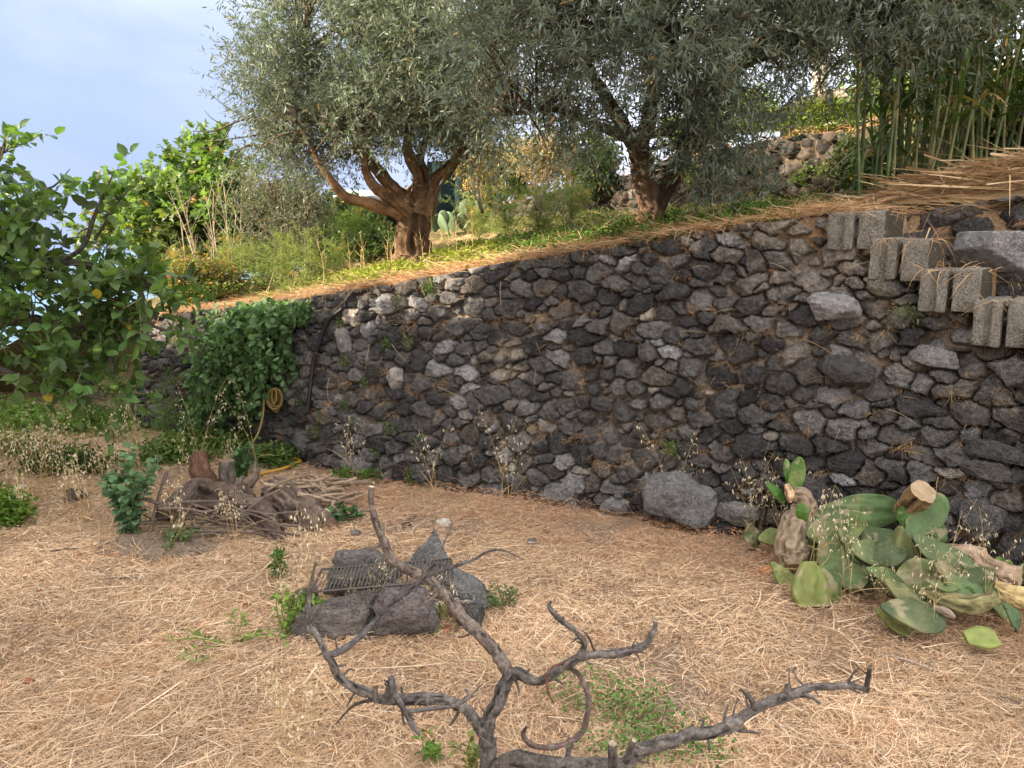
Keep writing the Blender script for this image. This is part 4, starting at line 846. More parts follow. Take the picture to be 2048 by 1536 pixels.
dead('twig', [(810, 1424, 1.80, 4.5), (862, 1418, 1.79, 4), (913, 1410, 1.78, 3.8), (941, 1392, 1.78, 3.4), (966, 1367, 1.78, 1.6)], 17, 34); dead('twig', [(749, 1401, 1.86, 6), (750, 1384, 1.85, 6), (751, 1369, 1.85, 5)], 18, 10, cap=(.42, .26, .15))
dead('twig', [(744, 1400, 1.86, 4), (706, 1412, 1.85, 3), (671, 1449, 1.85, 1)], 19, 20, (.07, .06, .06)); dead('twig', [(770, 1398, 1.86, 6), (780, 1378, 1.85, 5)], 20, 8)
dead('twig', [(712, 1381, 1.86, 3), (702, 1398, 1.86, 2), (694, 1412, 1.86, 1)], 21, 10)
dead('branch', [(974, 1560, 1.93, 20), (1000, 1534, 1.90, 17), (1040, 1517, 1.86, 16), (1097, 1527, 1.83, 17), (1175, 1532, 1.8, 17), (1234, 1529, 1.78, 16), (1273, 1509, 1.78, 14.5), (1308, 1493, 1.78, 13.5), (1386, 1469, 1.78, 13), (1457, 1454, 1.79, 13), (1500, 1426, 1.79, 12), (1542, 1403, 1.8, 11), (1581, 1391, 1.8, 10), (1620, 1375, 1.81, 8.5), (1667, 1372, 1.81, 7.5), (1706, 1372, 1.82, 7), (1733, 1379, 1.82, 6.5)], 22, 110)
dead('branch', [(1732, 1382, 1.82, 5.5), (1735, 1362, 1.82, 5), (1738, 1336, 1.82, 5)], 23, 12, (.06, .05, .045), cap=(.10, .08, .07))
for i, r in enumerate([[(1512, 1420, 1.79, 7), (1503, 1399, 1.78, 5.5), (1480, 1377, 1.78, 3)], [(1573, 1393, 1.8, 8), (1572, 1366, 1.8, 2.5)], [(1590, 1391, 1.8, 5), (1617, 1391, 1.79, 4.5), (1640, 1407, 1.79, 2.5)], [(1455, 1455, 1.79, 5), (1519, 1467, 1.77, 2)], [(1223, 1560, 1.78, 13), (1225, 1515, 1.74, 11), (1226, 1486, 1.73, 10)], [(1250, 1530, 1.77, 8), (1260, 1500, 1.75, 7), (1268, 1480, 1.74, 5)], [(1264, 1492, 1.75, 4), (1306, 1500, 1.74, 2)], [(1700, 1372, 1.82, 5), (1707, 1363, 1.82, 2)]]):
    dead('twig', r, 40 + i, 14)

# ---- ring of stones with a wire grill
def zr2(zx, zy): return 550 + .293 * zx, 930 + .293 * zy
def pit_rock(label, zx, zy, w, h, Y, tone, seed, ang=0.0, dep=.6, cut=8, box_=.6, sp=None):
    px, py = zr2(zx, zy); Y = Y * .925; k = sz(.293, Y, py); c = at(px, py, Y); ca, sa = math.cos(ang), math.sin(ang); ax = np.array([[ca, 0, sa], [0, 1, 0], [-sa, 0, ca]])
    g = Geo(); rock(g, (0, 0, 0), (w * k * .58, w * k * .56 * dep, h * k * .62), seed, ax, np.array(tone) * 1.45, cut + 4, .13, 5, box_ * .62)
    if sp: v = g.v[0]; u = np.clip(v[:, 2] / (h * k * .6), -1, 1); f = 1 - sp * np.clip(u + .3, 0, 1.3) / 1.3; g.v[0] = np.stack([v[:, 0] * f + .12 * w * k * .5 * np.clip(u, 0, 1), v[:, 1] * f, v[:, 2]], -1)
    g.v[0] = g.v[0] + c; return tag(obj('rock', g, M['rock'], loc=c), label, 'rock', 'stones of the fire pit')
pit_rock('long dark slab of lava at the back of the fire pit behind the wire grill', 600, 720, 560, 260, 3.62, (.10, .095, .09), 301, .10, .45, 6, .75)
pit_rock('pointed grey stone standing up at the back of the fire pit', 1060, 640, 300, 390, 3.62, (.12, .118, .12), 302, 0, .5, 7, .7, .85)
pit_rock('broad brown grey stone at the front left of the fire pit', 440, 1060, 680, 290, 3.30, (.105, .092, .085), 303, .12, .5, 7, .7)
pit_rock('rounded stone at the left corner of the fire pit beside green weeds', 210, 970, 240, 260, 3.42, (.10, .09, .085), 304, .1, .7, 8, .6)
pit_rock('angular purplish stone at the front middle of the fire pit', 930, 985, 470, 320, 3.26, (.115, .10, .10), 305, -.1, .45, 8, .7)
pit_rock('long smooth stone sloping down at the right side of the fire pit', 1300, 850, 360, 190, 3.44, (.11, .11, .11), 306, -.45, .6, 7, .6)
pit_rock('pale lumpy stone lying on top at the right of the fire pit', 1270, 912, 180, 100, 3.40, (.27, .235, .20), 307, -.1, .7, 9, .5)
pit_rock('dark rounded stone at the lower right corner of the fire pit', 1340, 1035, 190, 150, 3.33, (.06, .058, .058), 308, 0, .8, 8, .5)
pit_rock('small wedge stone under the right end of the wire grill', 1190, 830, 190, 120, 3.5, (.12, .115, .112), 309, .2, .7, 8, .6)
pit_rock('flat brown stone under the front edge of the wire grill', 760, 1090, 330, 130, 3.28, (.10, .09, .082), 310, .05, .6, 7, .7)
ga, gb = at(*zr2(320, 712), 3.22), at(*zr2(1200, 640), 3.22); gc_, gd = at(*zr2(1212, 785), 3.0), at(*zr2(245, 868), 3.0)
gr = thing('grill', 'rusty wire barbecue grill lying across the stones of the fire pit', 'grill', (ga + gc_) / 2); STL = (.10, .085, .075)
g = Geo(); cor = np.array([ga, gb, gc_, gd]); lp = np.concatenate([np.linspace(cor[i], cor[(i + 1) % 4], 12)[:-1] for i in range(4)] + [cor[:1]]); tube(g, lp, .0052, 6, STL, caps=False); obj('frame', g, M['metal'], gr)
for i in range(35):
    u = (i + .5) / 35; a = ga + (gb - ga) * u; b = gd + (gc_ - gd) * u; sag = np.array([0, 0, -.004 * math.sin(u * 3.1)]); g = Geo(); tube(g, np.array([a, (a + b) / 2 + sag, b]) + [0, 0, .006], .0026, 5, (.16, .14, .125), caps=False); obj('bar', g, M['metal'], gr)

# ---- felled wood: stump, logs and sticks
def z1(zx, zy): return 150 + .3174 * zx, 850 + .3174 * zy
def log(label, rows, col, seed, amp=.22, cap=(.24, .17, .12), name='log', fr=30, n=64, cat='log', grp='logs in the wood pile'):
    q = [(*z1(a, b), Y * .955, .3174 * w) for a, b, Y, w in rows]; g = Geo(); s = spline(P_(q), n); c = .70 * np.asarray(col)[None] * (1 + .45 * fbm(s[:, :3] * 12, 3, seed))[:, None]
    tube(g, s[:, :3] + .25 * s[:, 3:] * np.stack([vnoise(s[:, :3] * 11 + 9 * q_, seed) for q_ in range(3)], -1), s[:, 3] * (1.08 + .16 * vnoise(s[:, :3] * 14, seed)), 44, c, amp * 1.35, fr, seed, capcol=cap, stretch=.10, ridge=True); p = s[:, :3].mean(0); o = obj(name, g, M['bark'], loc=p); return tag(o, label, cat, grp)
log('reddish brown log standing upright at the back of the wood pile', [(765, 185, 5.0, 40), (790, 280, 4.95, 50), (835, 380, 4.9, 58), (855, 440, 4.85, 60)], (.17, .095, .07), 401)
log('grey squared off post standing behind the wood pile', [(945, 225, 5.05, 40), (952, 320, 5.05, 42), (962, 430, 5.0, 44)], (.21, .175, .15), 402, .14)
log('crooked branch curling upwards out of the wood pile', [(1140, 228, 4.95, 13), (1146, 290, 4.9, 22), (1130, 340, 4.87, 28), (1075, 385, 4.85, 32), (985, 425, 4.75, 34)], (.19, .145, .12), 403)
log('thick gnarled stump lying in the middle of the wood pile', [(730, 420, 4.8, 55), (830, 440, 4.75, 78), (930, 470, 4.7, 85), (1020, 490, 4.65, 78), (1100, 520, 4.6, 40)], (.165, .122, .10), 404, .38, fr=22)
log('dark rough log sloping down to the left end of the wood pile', [(770, 405, 4.75, 48), (680, 460, 4.65, 56), (590, 540, 4.55, 55), (510, 600, 4.5, 40)], (.155, .118, .10), 405, .28)
log('log with flaking bark running down from the stump', [(1040, 480, 4.6, 46), (1150, 530, 4.5, 58), (1230, 620, 4.4, 54), (1290, 745, 4.28, 44)], (.185, .14, .118), 406, .25)
log('biggest log, deeply furrowed, at the right of the wood pile', [(1245, 410, 4.85, 70), (1330, 480, 4.75, 95), (1430, 570, 4.6, 100), (1560, 680, 4.45, 80)], (.185, .14, .115), 407, .30, fr=36)
log('rough split log lying across the front of the wood pile', [(620, 690, 4.42, 30), (760, 690, 4.38, 40), (900, 720, 4.33, 42), (1010, 760, 4.28, 30)], (.20, .155, .13), 412, .25)
log('grey forked branch leaning on top of the stump', [(860, 590, 4.4, 12), (930, 480, 4.55, 17), (1010, 390, 4.7, 18), (1050, 330, 4.8, 10)], (.24, .19, .165), 413, .2)
log('slim log lying beyond the biggest log', [(1470, 505, 4.85, 20), (1580, 550, 4.8, 30), (1700, 605, 4.75, 27)], (.17, .12, .095), 408)
log('short orange piece of bark at the left foot of the wood pile', [(385, 610, 4.5, 18), (400, 650, 4.5, 30), (410, 690, 4.48, 22)], (.24, .11, .06), 409, cat='bark', name='bark_piece')
RS = np.random.default_rng(410)
for i in range(92):
    if i % 5 < 3: c = np.array(z1(RS.uniform(1330, 1740), RS.uniform(390, 590))); Y = RS.uniform(4.6, 5.1); l = RS.uniform(.12, .34); col = np.array([.33, .245, .18]) * RS.uniform(.6, 1.15); r = RS.uniform(.006, .014); a = RS.uniform(-1.1, .6); nm = 'thin pale cut stick heaped at the right of the biggest log'; gp = 'pale sticks beside the biggest log'
    else: c = np.array(z1(RS.uniform(520, 1240), RS.uniform(560, 800))); Y = RS.uniform(4.2, 4.5); l = RS.uniform(.25, .6); col = np.array([.17, .13, .11]) * RS.uniform(.6, 1.3); r = RS.uniform(.004, .012); a = RS.normal(-.15, .6); nm = 'grey crooked twig tangled under the front of the stump'; gp = 'grey twigs under the stump'
    p = at(c[0], c[1], Y * .955); p[2] = max(p[2], .03); p[2] += RS.uniform(0, .07); d = np.array([math.cos(a), RS.uniform(-.5, .5), math.sin(a) * .8]); pts = np.array([p - d * l / 2, p + RS.normal(size=3) * .02, p + d * l / 2]); pts[:, 2] = np.maximum(pts[:, 2], .012)
    g = Geo(); tube(g, spline(pts, 9), np.linspace(r, r * .7, 9), 7, col, .12, 60, i, capcol=(.5, .38, .26)); tag(obj('stick', g, M['deadwood'], loc=p), nm, 'stick', gp)
g = Geo(); c = gnd(*z1(480, 800)); rock(g, c + [0, .05, -.05], (.36, .2, .12), 411, None, (.27, .21, .16), 3, .16, 5, .0); tag(obj('soil_mound', g, M['soil'], loc=c), 'low mound of grey earth and twigs in front of the wood pile', 'soil mound')

# ---- cut prickly pear heaped against the wall
CR, CU, CT = np.array([1, 0, 0.]), np.array([0, _st, _ct]), np.array([0, -_ct, _st])
def z3(zx, zy): return 1400 + .3164 * zx, 880 + .3164 * zy
gv, gtri = ICO[5]
def pad(label, zx, zy, L, W, ang, tilt=0.0, pit=0.0, d=.35, thick=.03, col=(.115, .175, .075), seed=0, base=.62, warp=.02, spots=True, cat='cactus pad', grp='cut prickly pear pads in the heap', cut=None, ripple=.0, cut0=None):
    px, py = z3(zx, zy); Y = yw(px) - d; k = sz(.3164, Y, py); a = R(ang); lo = (math.cos(a) * CR + math.sin(a) * CU) * math.cos(R(pit)) + math.sin(R(pit)) * CT; lo = nrm(lo)
    n0 = nrm(CT - lo * np.dot(CT, lo)); s0 = np.cross(n0, lo); t = R(tilt); nn = n0 * math.cos(t) + s0 * math.sin(t); sd = np.cross(nn, lo); Lw = 1.10 * L * k / max(math.cos(R(pit)), .35); Ww = 1.16 * W * k / max(abs(math.cos(t)), .3)
    x, y, z = gv[:, 0], gv[:, 1], gv[:, 2]; f = base + (1 - base) * sstep(-1.0, .25, x)
    X = x * Lw / 2; Yy = y * f * Ww / 2; Zz = np.sign(z) * np.abs(z) ** .55 * thick * .5 * (1 - .2 * x)
    if cut is not None: X = np.minimum(X, cut * Lw / 2)
    if cut0 is not None: X = np.maximum(X, -cut0 * Lw / 2)
    Q = np.stack([X, Yy, Zz], -1); bw = np.random.default_rng(seed).normal() * .10; bendw = 1.6 * warp * fbm(Q * 5 + seed, 3, seed) + bw * (x ** 2) * Lw * .5 + .004 * fbm(Q * 25 + seed, 2, seed) + ripple * np.sin(Q[:, 1] * 90 + 14 * Q[:, 0] + seed) * (1 - x ** 2); Q[:, 2] += bendw
    g_ = .028; uu = X / g_; vv = Yy / g_; r0 = np.floor(vv); du = uu + .5 * (r0 % 2); dist = np.hypot((du - np.floor(du) - .5) * g_, (vv - r0 - .5) * g_)
    sp = (dist < .0045) if spots else np.zeros(len(Q), bool); Q[:, 2] += np.where(sp, .003 * np.sign(z), 0)
    c = np.asarray(col)[None] * (1 + .30 * fbm(Q * 9 + seed, 3, seed + 1) + .16 * fbm(Q * 40 + seed, 2, seed))[:, None]; yel = sstep(.2, .6, fbm(Q * 5 + seed, 3, seed + 5))[:, None]; c = c * np.array([.70, .72, .54]) ; c = c * (1 - .5 * yel) + np.array([.30, .28, .13]) * .5 * yel
    scar = sstep(.22, .36, fbm(Q * 14 + seed, 3, seed + 8))[:, None]; c = c * (1 - .6 * scar) + np.array([.30, .25, .16]) * .6 * scar
    c[sp] = c[sp] * .72 + np.array([.055, .052, .03])
    if cut is not None: e = (x * Lw / 2 > cut * Lw / 2 - 1e-6); c[e] = (.38, .36, .17)
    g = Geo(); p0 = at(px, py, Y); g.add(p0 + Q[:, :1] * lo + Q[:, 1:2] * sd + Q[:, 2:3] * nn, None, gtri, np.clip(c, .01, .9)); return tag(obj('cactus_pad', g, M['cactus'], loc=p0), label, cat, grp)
YG, DG, LG, YOUNG = (.24, .27, .10), (.060, .095, .05), (.14, .20, .085), (.065, .17, .025)
pad('long rippled dark green pad along the back of the cactus heap', 975, 465, 620, 190, 8, 25, 0, .16, .035, (.10, .165, .08), 501, ripple=.008)
pad('big smooth oval pad leaning at the front of the cactus heap', 915, 760, 330, 265, 112, 10, -20, .48, .03, (.135, .20, .095), 502, .8)
pad('narrow upright pad with a cut top above the big oval pad', 985, 535, 190, 105, 78, 20, 0, .40, .02, (.13, .20, .075), 503, cut=.8)
pad('broad pad slanting up to the right behind the heap beside the sawn trunk', 1425, 485, 330, 170, 50, 25, 0, .14, .025, (.12, .20, .095), 504)
pad('yellowish pad cut off square at its wide end, front left of the heap', 690, 930, 330, 250, -88, 15, 15, .68, .055, YG, 505, .46, .02, False, cut=.62, ripple=.004, cut0=.84)
pad('curved yellow green pad like a horn at the left front of the heap', 540, 870, 230, 95, -48, 25, 10, .62, .025, (.22, .28, .10), 506)
pad('green pad tucked behind the square cut pad', 815, 930, 280, 120, -62, 25, 0, .60, .02, (.11, .18, .07), 507)
pad('wrinkled brownish green stem widening downwards in the middle of the heap', 1300, 720, 340, 170, -75, 10, 0, .34, .06, (.20, .215, .12), 508, .4, .02, False, ripple=.004)
pad('pale round pad lying on the right middle of the heap', 1385, 880, 240, 215, 20, 20, 20, .44, .025, (.165, .225, .095), 509, .85)
pad('very long grey green pad sloping down to the right across the heap', 1575, 780, 500, 190, -36, 20, 10, .30, .025, (.135, .185, .105), 510)
pad('long narrow pad sliding down the right end of the heap', 1850, 990, 500, 105, -52, 30, 10, .28, .022, (.14, .205, .095), 511)
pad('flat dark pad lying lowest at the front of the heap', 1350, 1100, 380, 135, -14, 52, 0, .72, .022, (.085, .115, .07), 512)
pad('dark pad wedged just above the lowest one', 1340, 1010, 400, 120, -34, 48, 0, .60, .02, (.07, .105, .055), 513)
pad('brown edged pad pressed flat under the front of the heap', 1250, 1120, 260, 110, -22, 55, 0, .70, .02, (.20, .20, .08), 514)
pad('green rimmed pad seen edge on in the front of the heap', 1180, 880, 260, 90, -32, 45, 0, .52, .02, (.12, .185, .08), 515)
pad('small pale pad seen almost edge on, sticking out to the front right', 1545, 905, 190, 52, 2, 62, 0, .50, .016, (.17, .23, .12), 516)
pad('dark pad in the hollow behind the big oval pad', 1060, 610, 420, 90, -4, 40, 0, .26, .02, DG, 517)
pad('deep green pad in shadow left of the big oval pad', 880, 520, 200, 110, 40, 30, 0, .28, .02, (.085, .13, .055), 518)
pad('pale green pad flat against the ground beneath the long sloping pad', 1640, 930, 260, 110, -12, 50, 0, .44, .02, (.13, .19, .12), 519)
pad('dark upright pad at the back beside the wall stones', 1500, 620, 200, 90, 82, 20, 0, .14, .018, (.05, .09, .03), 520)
pad('yellow striped scrap of pad lying alone on the straw', 1775, 1255, 240, 95, 4, 50, 0, .62, .022, (.26, .30, .11), 521, .75, .02, False, ripple=.006, cut=.7, cut0=.75)
pad('crumpled blue green pad at the left edge of the heap', 350, 610, 170, 95, -65, 25, 0, .26, .016, (.11, .17, .10), 522, warp=.05)
pad('pale yellow pad half hidden behind the big tan trunk', 450, 610, 150, 90, 10, 30, 0, .24, .02, (.26, .30, .13), 523)
pad('crumpled blue green pad at the far right front of the heap', 1990, 1120, 190, 90, -60, 30, 0, .40, .016, (.10, .165, .10), 524, warp=.05)
RQ = np.random.default_rng(590)
for i in range(16):
    zx, zy = RQ.uniform(760, 1980), 0; zy = 640 + (zx - 760) * .24 + RQ.uniform(-60, 230)
    pad('thin grey green pad wedged among the others in the cactus heap', zx, zy, RQ.uniform(200, 340), RQ.uniform(70, 150), RQ.uniform(-70, 40), RQ.uniform(20, 60), RQ.uniform(-20, 20), RQ.uniform(.30, .46), RQ.uniform(.014, .024), np.array((.12, .165, .085)) * RQ.uniform(.55, 1.25), 591 + i, warp=.035)
YG_ = 'fresh bright green shoots on the cut cactus'
for i, (zx, zy, L, W, an, lb_) in enumerate([(610, 235, 240, 85, 80, 'tallest bright green young pad standing up from the sawn cactus trunk'), (552, 205, 150, 40, 95, 'thin bright green young pad seen edge on beside the tallest one'), (487, 335, 165, 62, -46, 'bright green young pad leaning out to the left'),
      (650, 460, 115, 72, 100, 'small round bright green pad on the big tan trunk'), (1292, 482, 120, 85, 95, 'small round bright green pad below the sawn trunk'), (672, 700, 150, 95, 75, 'bright green pad low on the big tan trunk'), (1702, 1000, 135, 62, 88, 'bright green young pad hanging at the front right of the heap'),
      (1140, 795, 105, 90, 60, 'dark bright edged young pad in the middle of the heap'), (1150, 905, 210, 52, -58, 'spiny young pad seen edge on under the middle of the heap'), (1895, 775, 70, 46, 100, 'tiny green pad sprouting from the tan log by the wall'), (1945, 785, 60, 44, 90, 'second tiny green pad sprouting next to the first on the tan log'), (2040, 830, 90, 60, 85, 'dark green pad cut by the right edge beside the tan log')]):
    pad(lb_, zx, zy, L, W, an, 20, 0, (.24, .24, .26, .36, .16, .40, .44, .38, .52, .10, .10, .12)[i], .014, YOUNG if i not in (7, 8, 11) else (.05, .13, .02), 540 + i, .7, .01, True, grp=YG_)
def ctrunk(label, rows, col, seed, amp=.40, cap=(.50, .37, .23), d=0, cat='cactus trunk'):
    q = [(*z3(a, b), yw(z3(a, b)[0]) - dd, .3164 * w) for a, b, dd, w in rows]; s = spline(P_(q), 60); g = Geo(); c = np.asarray(col)[None] * (1 + .25 * fbm(s[:, :3] * 10, 3, seed))[:, None]
    tube(g, s[:, :3], s[:, 3], 40, c, amp * .75, 34, seed, capcol=cap, stretch=.35, ridge=True); p = s[:, :3].mean(0); return tag(obj('cactus_log', g, M['cork'], loc=p), label, cat, 'sawn prickly pear trunks in the heap')
ctrunk('tall tan corky trunk standing at the left of the cactus heap', [(600, 810, .46, 70), (590, 730, .42, 98), (585, 620, .38, 92), (610, 520, .32, 84), (640, 460, .28, 66)], (.27, .21, .15), 561)
ctrunk('brown trunk with a pinkish white slanted cut, topmost on the left', [(650, 470, .26, 78), (655, 410, .25, 72), (640, 360, .25, 58), (590, 345, .26, 42)], (.22, .165, .12), 562, cap=(.72, .55, .42))
ctrunk('stub with a raw pale cut leaning left under the tallest young pad', [(590, 385, .27, 32), (572, 340, .27, 30), (550, 280, .27, 15)], (.55, .36, .24), 563, cap=(.75, .58, .45))
ctrunk('thick brown trunk sawn flat with a pale round cut face', [(1290, 460, .10, 66), (1340, 400, .12, 76), (1390, 350, .14, 80), (1415, 325, .15, 82)], (.25, .165, .085), 564, amp=.14, cap=(.40, .30, .20))
ctrunk('smooth tan log with knobs lying along the wall at the right', [(1480, 690, .14, 30), (1600, 705, .14, 46), (1720, 730, .14, 58), (1800, 790, .14, 62), (1920, 840, .14, 60), (2030, 865, .14, 56)], (.36, .26, .19), 565)
ctrunk('short tan log end poking out above the knobbly one', [(1560, 690, .12, 34), (1680, 705, .12, 40), (1800, 715, .14, 30)], (.42, .32, .25), 566)
ctrunk('orange brown chip of trunk on the straw left of the heap', [(235, 905, .58, 20), (300, 885, .56, 32), (380, 850, .54, 34), (455, 815, .52, 24)], (.36, .17, .08), 567)
ctrunk('brownish trunk lying underneath the middle of the heap', [(1400, 960, .52, 40), (1560, 1020, .52, 56), (1720, 1040, .48, 54), (1880, 1000, .42, 40)], (.19, .175, .09), 568)
ctrunk('pale yellow freshly cut log at the right edge of the heap', [(1850, 930, .26, 44), (1960, 975, .24, 60), (2100, 1020, .22, 66)], (.50, .38, .19), 569)
ctrunk('small light wood piece under the front pads', [(1480, 1060, .62, 24), (1560, 1090, .62, 26), (1610, 1125, .62, 12)], (.30, .24, .19), 570)

# ---- hoses
def zr8(zx, zy): return 380 + .254 * zx, 560 + .254 * zy
HY = (.17, .11, .03)
g = Geo(); Yh = yw(555) - .13; RH = np.random.default_rng(601)
for i in range(6):
    cx, cy = 672 + RH.normal() * 12, 850; w, h = RH.uniform(18, 62), RH.uniform(110, 225); th = np.linspace(0, 2 * np.pi, 34); pp = np.array([at(*zr8(cx + w * np.sin(t), cy + h * .5 - h * .5 * np.cos(t) + 4), Yh - .015 * i) for t in th]); tube(g, pp, .0085, 7, np.array(HY) * RH.uniform(.65, 1.1), caps=False)
pt = [(585, 900, .02), (580, 1000, .03), (568, 1100, .05), (530, 1220, .09), (470, 1310, .2), (430, 1370, .32)]; pp = spline(np.array([at(*zr8(a, b), Yh - c) for a, b, c in pt]), 40); tube(g, pp, .0085, 7, (.20, .16, .05))
p0 = at(*zr8(668, 960), Yh); tag(obj('hose', g, M['plastic'], loc=p0), 'yellow garden hose hanging in a coil under the green climber on the wall', 'hose')
g = Geo(); pp = np.array([gnd(*p) for p in ((489, 912), (530, 914), (563, 915), (600, 925), (590, 931), (568, 941), (530, 950), (500, 955), (470, 948))]); pp[:, 2] = .018; tube(g, spline(pp, 50), .010, 7, (.50, .27, .035)); tag(obj('hose', g, M['plastic'], loc=pp[3]), 'orange yellow hose lying on the ground between wood pile and wall', 'hose')
g = Geo(); pp = []
for a, b in ((700, 614), (697, 619), (676, 636), (662, 662), (654, 687), (645, 715), (639, 753), (636, 782), (632, 815)): s, z = wall_px(a, b); pp.append(wall_face(s, z, .075))
pp = spline(np.array(pp), 50); tube(g, pp, .016, 10, (.012, .012, .014)); tag(obj('pipe', g, M['plastic'], loc=pp[25]), 'black plastic water pipe hanging down the face of the lava wall', 'pipe')

# ---- steps at the far end of the wall
st = thing('garden_steps', 'worn earth and stone steps climbing at the far left end of the wall', 'steps', gnd(245, 850))
e0 = wall_xy(0.0); t0 = wall_t(0.0); i0 = wall_in(0.0); t3, i3 = np.array([*t0, 0]), np.array([*i0, 0])
for i in range(7):
    zc = .15 * i; c = np.array([*e0, 0]) - t3 * .62 + i3 * (.10 + .28 * i + .6) + np.array([0, 0, zc - .2]); g = Geo(); box(g, c, (1.15, 1.2, .62), np.stack([t3, i3, [0, 0, 1]]), .025, (.25, .185, .135), 14, .018, 620 + i, 9); obj('step', g, M['stone'], st)

# ---- background: shed, dark netting, prickly pear, pole
b0 = at(690, 470, 11.6); sh = thing('shed', 'low shed with a white sheet on its roof behind the sunlit olive', 'shed', b0)
g = Geo(); xa = np.array([1.0, .12, 0]); xa = nrm(xa); box(g, at(722, 480, 11.7) + [0, .9, 0], (1.5, 1.6, 1.1), axes(xa), .02, (.025, .03, .035), 3); obj('wall', g, M['wallp'], sh)  # near-black: the shed's shadowed inside is put into the colour
g = Geo(); ra, rb = at(640, 462, 11.1), at(820, 382, 11.1); d = nrm(rb - ra); box(g, (ra + rb) / 2 + [0, .7, .04], (np.linalg.norm(rb - ra), 1.7, .05), axes(d), .01, (.30, .25, .21), 4, .004); obj('roof', g, M['wallp'], sh)
g = Geo(); ra, rb = at(632, 470, 11.0), at(690, 425, 11.0); d = nrm(rb - ra); box(g, (ra + rb) / 2 + [0, .02, -.02], (np.linalg.norm(rb - ra), .04, .16), axes(d), .01, (.38, .29, .22), 6, .02); obj('fascia', g, M['wallp'], sh)
v, t = ICO[4]; g = Geo(); s = v * np.array([.42, .35, .13]) * (1 + .35 * fbm(v * 2.5, 4, 6))[:, None]; g.add(s + at(722, 400, 11.0), None, t, (.50, .52, .58)); obj('sheet', g, M['wallp'], sh)
g = Geo(); a = at(930, 400, 11.6); U, V_ = np.meshgrid(np.linspace(-.55, .55, 40), np.linspace(-.45, .55, 30), indexing='ij'); W_ = .05 * np.sin(U * 22) + .03 * n2(U, V_, 4, 2, 3)
g.add(np.stack([a[0] + U, a[1] + W_, a[2] + V_], -1), grid_quads(40, 30), None, np.array([.010, .024, .028]) * (1 + .4 * n2(U.ravel(), V_.ravel(), 20, 2, 4))[:, None]); g.add(np.stack([a[0] + U, a[1] + W_ + .02, a[2] + V_], -1), grid_quads(40, 30), None, (.010, .024, .028)); tag(obj('shade_net', g, M['wallp'], loc=a), 'dark blue green net hanging behind the right side of the sunlit olive', 'net')
pb = terr_px(905, 470); pc_ = thing('prickly_pear', 'growing prickly pear with round pads in shade right of the sunlit olive trunk', 'cactus', pb); RP = np.random.default_rng(650)
for i in range(20):
    px, py = 905 + RP.normal() * 30, 462 - abs(RP.normal()) * 26; L = sz(RP.uniform(30, 46), pb[1], py); ax = axes(rdir(RP, 1)[0] * [.6, .5, 0] + [0, 0, 1]); g = Geo(); vv = ICO[3][0]; f = .65 + .35 * sstep(-1, .3, vv[:, 0:1]); q = np.concatenate([vv[:, :1] * L / 2, vv[:, 1:2] * f * L * .33, vv[:, 2:] * .018], 1); g.add(q @ ax + at(px, py, pb[1] + RP.normal() * .12), None, ICO[3][1], np.array([.085, .13, .075]) * RP.uniform(.7, 1.5)); obj('pad', g, M['cactus'], pc_)
for i, (px, py) in enumerate(((955, 440), (700, 455), (712, 470), (722, 490))):
    pass
pp = np.array([at(1639, 205, 15.0), at(1641, 60, 15.0), at(1643, -120, 15.0)]); g = Geo(); tube(g, spline(pp, 12), np.linspace(.135, .115, 12), 16, (.36, .32, .27)); po = tag(obj('pole', g, M['concrete'], loc=pp[0]), 'pale concrete utility pole on the skyline left of the reeds', 'pole')
bush('climber', 'green climber wrapped round the upper part of the utility pole', 'climbing plant', 1645, 70, 14.9, 26, 34, .25, 130, (.13, .20, .05), 660, .09, .06, base=at(1642, 100, 14.9))

# ---- the climber spilling over the wall
RV = np.random.default_rng(670); s0, z0 = wall_px(575, 615); vb = wall_face(s0, z0, .05); vn = thing('climber', 'green round leaved climber spilling over the wall beside the black pipe', 'climbing plant', vb)
gs = Geo(); gl = Geo()
for i in range(135):
    sx_, sy = RV.uniform(525, 640), RV.uniform(600, 640); t_ = RV.random() ** .8; ey = 640 + 232 * t_; ex = RV.uniform(np.interp(ey, [640, 700, 760, 820, 870], [485, 450, 432, 418, 408]), np.interp(ey, [640, 700, 760, 800, 830, 870], [638, 634, 614, 596, 565, 505]))
    s1, z1_ = wall_px(sx_, sy); s2, z2_ = wall_px(ex, min(ey, 875)); a = wall_face(s1, min(z1_, wall_top(s1) + .03), .02); o = RV.uniform(.06, .40); m = wall_face((s1 * .6 + s2 * .4), z1_ * .75 + z2_ * .25 + .03, o + .06); b = wall_face(s2, max(z2_, .03), o * .9)
    q = spline(np.array([a, m, b]), 40); tube(gs, q[::2], np.linspace(.0035, .0012, 20), 4, (.10, .13, .05), caps=False); L = np.linalg.norm(b - a); n = int(16 + L * 50); u = RV.uniform(.03, 1, n); p = np.stack([np.interp(u, np.linspace(0, 1, 40), q[:, k]) for k in range(3)], -1) + RV.normal(size=(n, 3)) * .022
    out = np.array([-_tan[0, 1] * 0 - .45, -.85, .5]); d = nrm(RV.normal(size=(n, 3)) * .8 + [-.2, -.3, -.35]); up = nrm(out + RV.normal(size=(n, 3)) * .5); tone = RV.uniform(.65, 1.4, (n, 1)) * RV.uniform(.8, 1.2)
    leaves(gl, p, d, up, RV.uniform(.020, .058, n), RV.uniform(.020, .054, n), LEAF_ROUND, np.array([.085, .160, .062]) * tone)
obj('stems', gs, M['bark'], vn); obj('foliage', gl, M['leaf'], vn)
